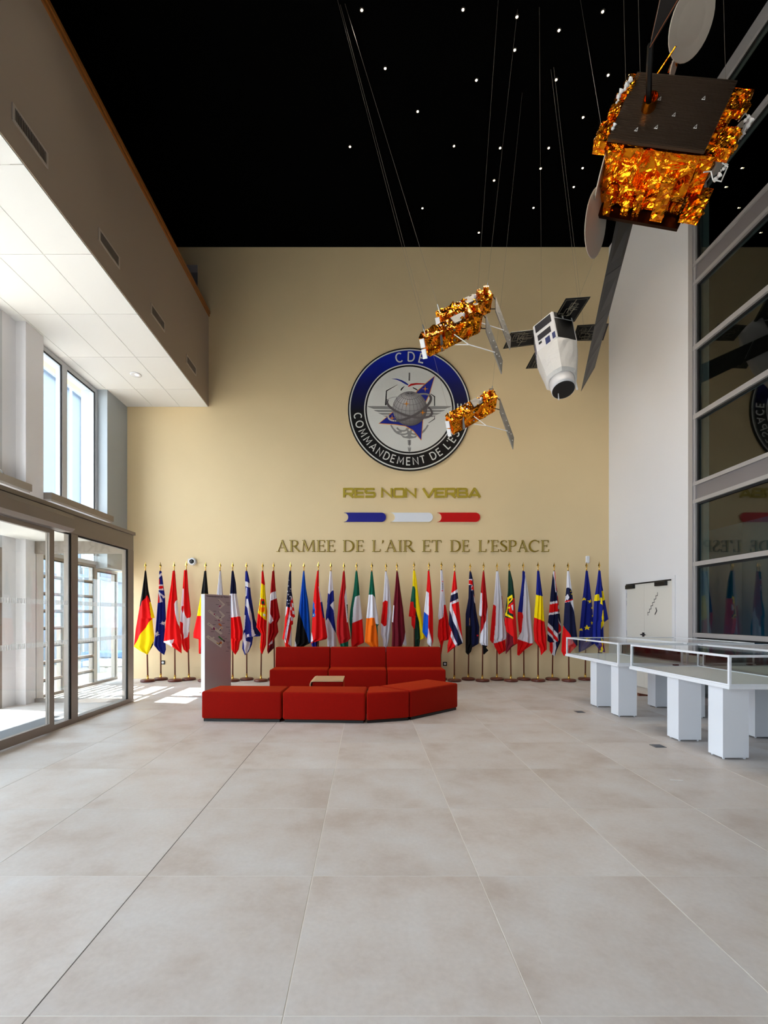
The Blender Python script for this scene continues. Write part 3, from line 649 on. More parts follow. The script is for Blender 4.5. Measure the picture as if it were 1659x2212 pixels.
def erot(rx, ry, ang, a0, a1, n=26): 
    c_, s_ = math.cos(math.radians(ang)), math.sin(math.radians(ang)); o = []
    for k in range(n+1):
        t = math.radians(a0+(a1-a0)*k/n); x, y = rx*math.cos(t), ry*math.sin(t); o.append((657+x*c_-y*s_, 640+x*s_+y*c_))
    return o
eline(erot(212, 78, 16, -10, 190), 20, 8, RG, 'orbit_ring'); eline(erot(212, 78, 16, 180, 235, 10), 6, 8, LG, 'orbit_ring'); eline(erot(212, 78, 16, -40, -5, 8), 16, 8, DGR, 'orbit_ring')
eline(erot(215, 84, -27, -15, 150), 22, 9, DGR, 'orbit_ring'); eline(erot(215, 84, -27, 140, 200, 10), 14, 9, LG, 'orbit_ring'); eline(erot(215, 84, -27, -60, -10, 8), 16, 9, GRY, 'orbit_ring')
for x, y, r in ((800,472,29), (630,607,30), (778,688,28), (498,738,30)): concave(star(x, y, r, 4, 0.2), 11, ORA, 'gold_star')

# ------------------------------------------------------------------ door in the right wall
d1 = thing('door_1', (XR, 9.1, 0), kind='structure')
fr = MB().box(XR-0.012, XR-0.0005, 8.30, 8.378, 0.001, 2.06).box(XR-0.012, XR-0.0005, 9.872, 9.94, 0.001, 2.06).box(XR-0.012, XR-0.0005, 8.30, 9.94, 2.061, 2.12)
part('frame', fr, M['white_wall'], d1)
ys = 9.24
l1 = part('door_leaf', MB().box(XR+0.003, XR+0.06, 8.382, ys-0.002, 0.006, 2.058), M['door'], d1)
l2 = part('door_leaf', MB().box(XR+0.003, XR+0.06, ys+0.002, 9.868, 0.006, 2.058), M['door'], d1)
cl = MB().box(XR-0.02, XR+0.002, 8.42, 9.86, 2.035, 2.057); part('closer_rail', cl, M['black'], d1)
part('closer', rounded(MB().box(XR-0.05, XR+0.002, 8.52, 8.84, 1.955, 2.033), 0.008, 2), M['black'], l1); part('closer', rounded(MB().box(XR-0.05, XR+0.002, 9.55, 9.84, 1.955, 2.033), 0.008, 2), M['black'], l2)
hz = 1.03; part('handle', MB().box(XR-0.005, XR+0.02, ys+0.0, ys+0.06, hz-0.03, hz+0.05).tube([(XR-0.0, ys+0.03, hz+0.01), (XR-0.05, ys+0.03, hz+0.01), (XR-0.05, ys-0.11, hz+0.01)], 0.012), M['black'], l1)
part('lock', MB().box(XR-0.008, XR+0.02, ys+0.0, ys+0.06, hz-0.12, hz-0.07), M['black'], l1)
hm = MB().lathe([(0.012, 0), (0.012, 0.10)], (0, 0, 0), 8).mesh('hinge', M['steel'])
for z in (0.25, 1.0, 1.62, 1.78):
    for y in (8.383, 9.867): inst('hinge', hm, (0.012, y-9.1, z), d1)
sp = MB(); s0 = P(1411, 1325, 8.95); step = 0.05
st_pts = []; 
for k in range(7): st_pts += [(k*step, k*0.062), (k*step, (k+1)*0.062)]
ribbon(sp, st_pts, 0.011, 0, 0.002, lambda u, v, t: (XR+0.0025-t, 9.12-u, 1.41+v)); ribbon(sp, [(0.22, 0.02), (0.28, 0.09), (0.25, 0.15)], 0.02, 0, 0.002, lambda u, v, t: (XR+0.0025-t, 9.12-u, 1.41+v))
part('stair_pictogram', sp, M['black'], l1)
# ------------------------------------------------------------------ small wall and floor fittings
wc = thing('wall_camera', P(416, 1213, DB), 'round white security camera with a dark lens above the flags', 'camera')
Ry = Matrix.Rotation(math.pi/2, 3, 'X'); c = P(417, 1213.5, DB)
part('housing', MB().lathe([(0.085, 0.0), (0.085, 0.05), (0.07, 0.08), (0.055, 0.085), (0.05, 0.07), (0.0, 0.07)], c, 24, 0, Ry), M['white'], wc, True)
part('lens', MB().lathe([(0.05, 0.071), (0.03, 0.085), (0.0, 0.09)], c, 16, 0, Ry), M['black'], wc, True)
part('bracket', MB().box(c.x-0.10, c.x-0.07, DB-0.04, DB, c.z-0.03, c.z+0.06), M['white'], wc)
c = P(1268, 1209, DB); ws = thing('motion_detector', c, 'small white motion detector on the cream wall above a blue starred flag', 'detector')
part('housing', rounded(MB().box(c.x-0.04, c.x+0.04, DB-0.05, DB, c.z-0.08, c.z+0.08), 0.015, 3), M['white'], ws); part('lens', MB().box(c.x-0.025, c.x+0.025, DB-0.055, DB-0.049, c.z-0.06, c.z+0.01), M['white_matt'], ws)
for k, (px, py) in enumerate(((352, 1431), (961, 1434))):
    c = P(px, py, DB); t = thing('wall_socket', c, ['black framed wall socket near the entrance vestibule end of the flags', 'black framed wall socket beside the red sofa end'][k], 'socket', 'wall sockets')
    part('cover', rounded(MB().box(c.x-0.045, c.x+0.045, DB-0.012, DB, c.z-0.045, c.z+0.045), 0.006, 2), M['black'], t)
    part('insert', MB().lathe([(0.026, 0.012), (0.026, 0.018), (0.018, 0.018), (0.018, 0.014), (0.0, 0.014)], c, 16, 0, Ry), M['white'], t)
for k, (px, py) in enumerate(((1252, 1538), (1421, 1612))):
    d = EYE*F/(py-CY); c = P(px, py, d); t = thing('floor_box', c, ['grey floor socket plate by the farther showcase row', 'grey floor socket plate in front of the closer showcase row'][k], 'floor socket', 'floor sockets')
    part('plate', rounded(MB().box(c.x-0.06, c.x+0.06, d-0.06, d+0.06, 0.0005, 0.006), 0.002, 1), M['steel'], t); part('lid', MB().box(c.x-0.045, c.x+0.045, d-0.045, d+0.045, 0.006, 0.008), mat('lid_grey_%d' % k, (118, 122, 130), 0.4, metal=0.5), t)
c = P(1460, 1685, EYE*F/(1685-CY)); solo('paper_scrap', MB().hexa([(c.x-0.05, c.y-0.004, 0.0005), (c.x+0.05, c.y-0.02, 0.0005), (c.x+0.052, c.y-0.008, 0.0005), (c.x-0.046, c.y+0.01, 0.0005), (c.x-0.05, c.y-0.004, 0.002), (c.x+0.05, c.y-0.02, 0.003), (c.x+0.052, c.y-0.008, 0.003), (c.x-0.046, c.y+0.01, 0.002)]), M['white_matt'], 'thin white paper scrap lying on the floor tiles', 'paper scrap')
c = P(1391, 1501, EYE*F/(1503-CY)); ds = thing('door_wedge', (c.x, c.y, 0), 'small brown wooden wedge on the floor under the showcases', 'wedge')
part('wedge', MB().hexa([(c.x-0.1, c.y-0.03, 0.0), (c.x+0.1, c.y-0.03, 0.0), (c.x+0.1, c.y+0.03, 0.0), (c.x-0.1, c.y+0.03, 0.0), (c.x-0.1, c.y-0.03, 0.05), (c.x+0.1, c.y-0.03, 0.012), (c.x+0.1, c.y+0.03, 0.012), (c.x-0.1, c.y+0.03, 0.05)]), M['pole'], ds)
# ------------------------------------------------------------------ red modular seating
def quad_block(q, z0, z1): return MB().hexa([(x, y, z0) for x, y in q]+[(x, y, z1) for x, y in q])
def seat_block(q, label, group, name='bench_module'):
    cx_, cy_ = sum(p[0] for p in q)/4, sum(p[1] for p in q)/4
    t = thing(name, (cx_, cy_, 0), label, 'bench', group)
    part('cushion', rounded(quad_block(q, 0.035, 0.40), 0.028, 4), M['red_fabric'], t, True)
    ins = [(x+(cx_-x)*0.05, y+(cy_-y)*0.05) for x, y in q]
    part('plinth', quad_block(ins, 0.0, 0.034), M['black'], t)
    ins2 = [(x+(cx_-x)*0.004, y+(cy_-y)*0.004) for x, y in q]
    return t
fb = 'front red bench modules'
seat_block([(-2.215, 6.33), (-1.135, 6.27), (-1.13, 6.83), (-2.14, 6.88)], 'red upholstered bench module at the free end of the front bench by the totem', fb)
seat_block([(-1.120, 6.27), (-0.022, 6.20), (0.005, 6.77), (-1.115, 6.83)], 'straight red upholstered bench module in the middle of the front bench', fb)
seat_block([(-0.008, 6.20), (0.575, 6.38), (0.165, 6.84), (0.02, 6.77)], 'red wedge shaped corner module of the front bench', fb)
seat_block([(0.585, 6.39), (1.365, 7.11), (0.955, 7.56), (0.175, 6.85)], 'red upholstered bench module angled back beyond the wedge module', fb)
x0, x1 = P(581, 0, 8.85).x, P(964, 0, 8.85).x; w = (x1-x0)/3
names = ['red sofa module with backrest nearest the totem', 'middle red sofa module with backrest below the flags', 'red sofa module with backrest farthest from the totem']
for k in range(3):
    a, b = x0+k*w+0.006, x0+(k+1)*w-0.006
    t = thing('sofa_module', ((a+b)/2, 9.15, 0), names[k], 'sofa', 'rear red sofa modules')
    part('seat', rounded(MB().box(a, b, 8.85, 9.60, 0.035, 0.40), 0.028, 4), M['red_fabric'], t, True)
    a2 = a+(0.02 if k == 0 else 0); b2 = b-(0.02 if k == 2 else 0)
    bk = MB().hexa([(a2, 9.30, 0.39), (b2, 9.30, 0.39), (b2, 9.58, 0.39), (a2, 9.58, 0.39), (a2, 9.36, 0.785), (b2, 9.36, 0.785), (b2, 9.56, 0.785), (a2, 9.56, 0.785)])
    part('backrest', rounded(bk, 0.018, 3), M['red_fabric'], t, True); part('plinth', MB().box(a+0.03, b-0.03, 8.89, 9.56, 0, 0.034), M['black'], t)
st = thing('side_table', (-0.60, 7.3, 0), 'small red cube side table with a curved oak top between bench and sofa', 'side table')
part('body', rounded(MB().box(-0.825, -0.36, 7.08, 7.58, 0.02, 0.425), 0.02, 3), M['red_fabric'], st, True); part('foot', MB().box(-0.79, -0.40, 7.1, 7.55, 0, 0.02), M['black'], st)
tp = MB(); prof = [(-0.36, 0.435), (-0.80, 0.435), (-0.835, 0.425), (-0.85, 0.39), (-0.85, 0.05)]
ribbon(tp, prof, 0.016, 0, 0.54, lambda u, v, q: (u, 7.06+q, v)); part('top', tp, M['oak'], st)
# ------------------------------------------------------------------ information totem
A, Bv = Vector((-2.81, 8.20, 0)), Vector((-2.52, 8.77, 0)); tu = (Bv-A).normalized(); tn = Vector((-tu.y, tu.x, 0)); tn = tn if tn.x < 0 else -tn
tt = thing('information_totem', ((A.x+Bv.x)/2, (A.y+Bv.y)/2, 0), 'tall brushed metal information totem with coloured floor plans and white edge', 'information totem')
L_ = (Bv-A).length; TH = 0.085; HT = 1.785
def T(u, z, o=0.0): p = A+tu*u-tn*o; return (p.x, p.y, z)
M['totem'] = mat('satin_metal_print_panel', (176, 164, 170), 0.28, metal=0.35)
part('body', MB().hexa([T(0, 0.0, -0.001-0), T(L_, 0, -0.001), T(L_, 0, -TH), T(0, 0, -TH), T(0, HT, -0.001), T(L_, HT, -0.001), T(L_, HT, -TH), T(0, HT, -TH)]), M['white'], tt)
pn = part('panel', MB().hexa([T(0.004, 0.02, -0.001), T(L_-0.004, 0.02, -0.001), T(L_-0.004, 0.02, 0.003), T(0.004, 0.02, 0.003), T(0.004, HT-0.004, -0.001), T(L_-0.004, HT-0.004, -0.001), T(L_-0.004, HT-0.004, 0.003), T(0.004, HT-0.004, 0.003)]), M['totem'], tt)
part('base_plate', rounded(MB().hexa([T(-0.12, 0, -0.25), T(L_+0.03, 0, -0.25), T(L_+0.03, 0, 0.14), T(-0.12, 0, 0.14), T(-0.12, 0.012, -0.25), T(L_+0.03, 0.012, -0.25), T(L_+0.03, 0.012, 0.14), T(-0.12, 0.012, 0.14)]), 0.003, 1), M['alu_light'], tt)
def tot_uv(x, y):
    px, py = 430+x/14.75, 1270+y/14.75; a = (px-CX)/F
    # ray meets the panel plane through A along tu
    s = (a*A.y-A.x)/(tu.x-a*tu.y); d = A.y+tu.y*s
    return s, EYE+(CY-py)/F*d
def tpoly(pts, m, o=0.004, name='plan'):
    q = [tot_uv(x, y) for x, y in pts]
    mb = MB().prism([T(u, z, o) for u, z in q], Vector(T(0, 0, 0))-Vector(T(0, 0, 0.001))); return part(name, mb, m, pn)
pl = mat('plan_pale_grey', (206, 202, 194), 0.5); pd = mat('plan_dark', (40, 34, 36), 0.5); pm = mat('plan_magenta', (148, 30, 96), 0.5); pt = mat('plan_tan', (206, 160, 88), 0.5); pg = mat('plan_green', (20, 112, 44), 0.5); po = mat('plan_orange', (212, 112, 30), 0.5); pi = mat('plan_ink', (52, 36, 64), 0.5)
for pts in ([(600,360),(640,360),(830,530),(660,670),(625,640),(750,530)], [(270,735),(330,695),(720,1000),(740,1040),(680,1075),(600,1010)], [(620,740),(660,720),(830,880),(760,945),(650,1010),(620,985),(740,880)],
            [(240,1150),(300,1095),(640,1360),(745,1440),(690,1490)], [(640,1280),(720,1230),(770,1270),(640,1380),(610,1360)], [(205,1560),(285,1500),(560,1700),(730,1830),(690,1905)], [(395,1600),(460,1550),(500,1590),(430,1640)], [(620,1790),(740,1660),(800,1720),(690,1830)]): tpoly(pts, pl)
for pts, m in (([(622,575),(680,560),(690,590),(640,612)], pm), ([(450,820),(490,815),(510,850),(480,865)], pm), ([(590,1020),(625,1000),(665,1050),(635,1065)], pm), ([(440,1260),(480,1250),(510,1320),(480,1345),(440,1310)], pm), ([(510,870),(545,885),(540,905),(520,895)], pd), ([(640,950),(690,920),(690,945),(650,970)], pd),
               ([(600,1150),(640,1120),(725,1195),(690,1225),(640,1190)], po), ([(640,1350),(690,1300),(690,1340),(650,1370)], pd), ([(690,1280),(740,1250),(730,1290),(700,1310)], pt), ([(505,1280),(540,1290),(580,1340),(550,1330)], pt), ([(600,1560),(635,1530),(755,1640),(730,1670)], pg), ([(730,1665),(760,1645),(830,1690),(790,1730)], pi), ([(540,1730),(640,1770),(620,1800),(560,1770)], pt), ([(640,1740),(700,1700),(730,1760),(690,1790)], po), ([(610,1800),(680,1730),(690,1750),(630,1825)], pd), ([(300,735),(345,740),(330,755)], pd), ([(300,1155),(345,1165),(330,1180)], pd), ([(600,390),(635,400),(620,415)], pd), ([(600,750),(632,760),(615,772)], pd), ([(310,1580),(350,1590),(330,1605)], pd)): tpoly(pts, m, 0.0055, 'plan_area')
def tot_text(s, x, y, h, right=False):
    cu = bpy.data.curves.new('txt', 'FONT'); cu.body = s; cu.size = 1.0
    if right: cu.align_x = 'RIGHT'
    o = bpy.data.objects.new('txt', cu); COL.objects.link(o); dg = bpy.context.evaluated_depsgraph_get(); me = bpy.data.meshes.new_from_object(o.evaluated_get(dg))
    bpy.data.objects.remove(o); u0, z0 = tot_uv(x, y); org = ORG[tt.name]
    for v in me.vertices: v.co = Vector(T(u0+v.co.x*h, z0+v.co.y*h, 0.0055))-org
    me.name = 'print_text'; me.materials.clear(); me.materials.append(pi); q = bpy.data.objects.new('print_text', me); COL.objects.link(q); q.parent = pn
tot_text("Commandement de l'Espace", 235, 285, 0.0475)
for n_, y in (('Niveau 3', 490), ('Niveau 2', 800), ('Niveau 1', 1262), ('Niveau 0', 1735)): tot_text(n_, 990, y, 0.030, True)
for x0_, y0_ in ((900, 535), (940, 880), (940, 950), (880, 1025), (940, 1330), (940, 1375), (920, 1450), (870, 1778), (900, 1850), (900, 1890), (930, 1930), (850, 2010), (530, 520), (450, 735), (720, 1120), (430, 1165), (720, 1555), (800, 1610), (490, 1030), (375, 1310), (370, 1385)):
    tpoly([(x0_, y0_), (min(x0_+90, 985), y0_+3), (min(x0_+90, 985), y0_+13), (x0_, y0_+10)], pi, 0.0055, 'text_line')
# ------------------------------------------------------------------ glass showcases
def showcase(x0, x1, y0, y1, plinths, label):
    t = thing('display_case', ((x0+x1)/2, (y0+y1)/2, 0), label, 'display case', 'white glass showcases'); z0, z1 = 0.755, 1.02; r = 0.022
    for (px_, py_) in plinths:
        p = part('plinth', MB().box(px_, px_+0.255, py_, py_+0.20, 0.018, z0-0.035), M['white'], t)
        ft = MB()
        for sx_ in (0.02, 0.225):
            for sy_ in (0.02, 0.17): ft.box(px_+sx_, px_+sx_+0.015, py_+sy_, py_+sy_+0.015, 0, 0.018)
        part('feet', ft, M['white'], p)
    part('table', rounded(MB().box(x0-0.012, x1+0.012, y0-0.012, y1+0.012, z0-0.035, z0), 0.006, 2), M['white'], t)
    part('display_floor', MB().box(x0+0.03, x1-0.03, y0+0.03, y1-0.03, z0, z0+0.006), mat('case_floor_grey', (226, 229, 233), 0.4), t)
    for (a, b) in ((x0, y0), (x1-r, y0), (x0, y1-r), (x1-r, y1-r)): part('corner_post', MB().box(a, a+r, b, b+r, z0, z1), M['white'], t)
    for (a, b, c_, e) in ((x0, x1, y0, y0+r), (x0, x1, y1-r, y1), (x0, x0+r, y0+r, y1-r), (x1-r, x1, y0+r, y1-r)):
        part('top_rail', MB().box(a, b, c_, e, z1, z1+r), M['white'], t); part('lower_rail', MB().box(max(a, x0+r) if e-c_ < 0.1 else a+0.001, min(b, x1-r) if e-c_ < 0.1 else b-0.001, c_+(0.001 if e-c_ < 0.1 else 0), e-(0.001 if e-c_ < 0.1 else 0), z0+0.0005, z0+0.014), M['white'], t)
    g = M['glass_case']; k = 0.008
    part('glass_top', MB().box(x0+r, x1-r, y0+r, y1-r, z1+0.008, z1+0.016), g, t)
    part('glass_side', MB().box(x0+0.007, x0+0.007+k, y0+r, y1-r, z0+0.015, z1), g, t); part('glass_side', MB().box(x1-0.015, x1-0.015+k, y0+r, y1-r, z0+0.015, z1), g, t)
    part('glass_side', MB().box(x0+r, x1-r, y0+0.007, y0+0.007+k, z0+0.015, z1), g, t); part('glass_side', MB().box(x0+r, x1-r, y1-0.015, y1-0.015+k, z0+0.015, z1), g, t)
    part('hinge', MB().box((x0+x1)/2+0.1, (x0+x1)/2+0.16, y1-0.04, y1-0.005, z0+0.016, z0+0.03), M['black'], t)
showcase(3.40, 4.28, 4.45, 6.12, [(3.49, 4.65), (3.495, 5.32)], 'white glass showcase closest to the camera on two square plinths')
showcase(3.40, 4.28, 6.42, 8.10, [(3.50, 6.60), (3.53, 7.29)], 'white glass showcase nearest the flags, in front of the double door')
showcase(4.36, 5.28, 6.46, 8.14, [(4.40, 6.53), (4.41, 7.25)], 'white glass showcase between the double door and the hall glazing')
showcase(4.36, 5.28, 4.45, 6.16, [(4.46, 4.72), (4.46, 5.45)], 'white glass showcase along the hall glazing, partly cut off by the picture edge')
# ------------------------------------------------------------------ flags on stands
PAL = {'k': (12, 12, 14), 'n': (14, 20, 62), 'b': (16, 30, 130), 'B': (0, 84, 200), 'c': (20, 100, 190), 'r': (226, 8, 10), 'R': (176, 10, 16), 'd': (104, 4, 26), 'y': (252, 222, 0), 'w': (226, 224, 234),
       'g': (0, 96, 72), 'G': (6, 50, 36), 'o': (255, 116, 4), 't': (150, 110, 70), 's': (250, 200, 20)}
FM = {k: mat('flag_cloth_'+str(i), v, 0.7, bump=0.08, bscale=260, spec=0.2) for i, (k, v) in enumerate(PAL.items())}
CR = {1: (270, 1190, 4.74), 2: (560, 1190, 6.9125), 3: (780, 1190, 6.38), 4: (1020, 1190, 5.352)}
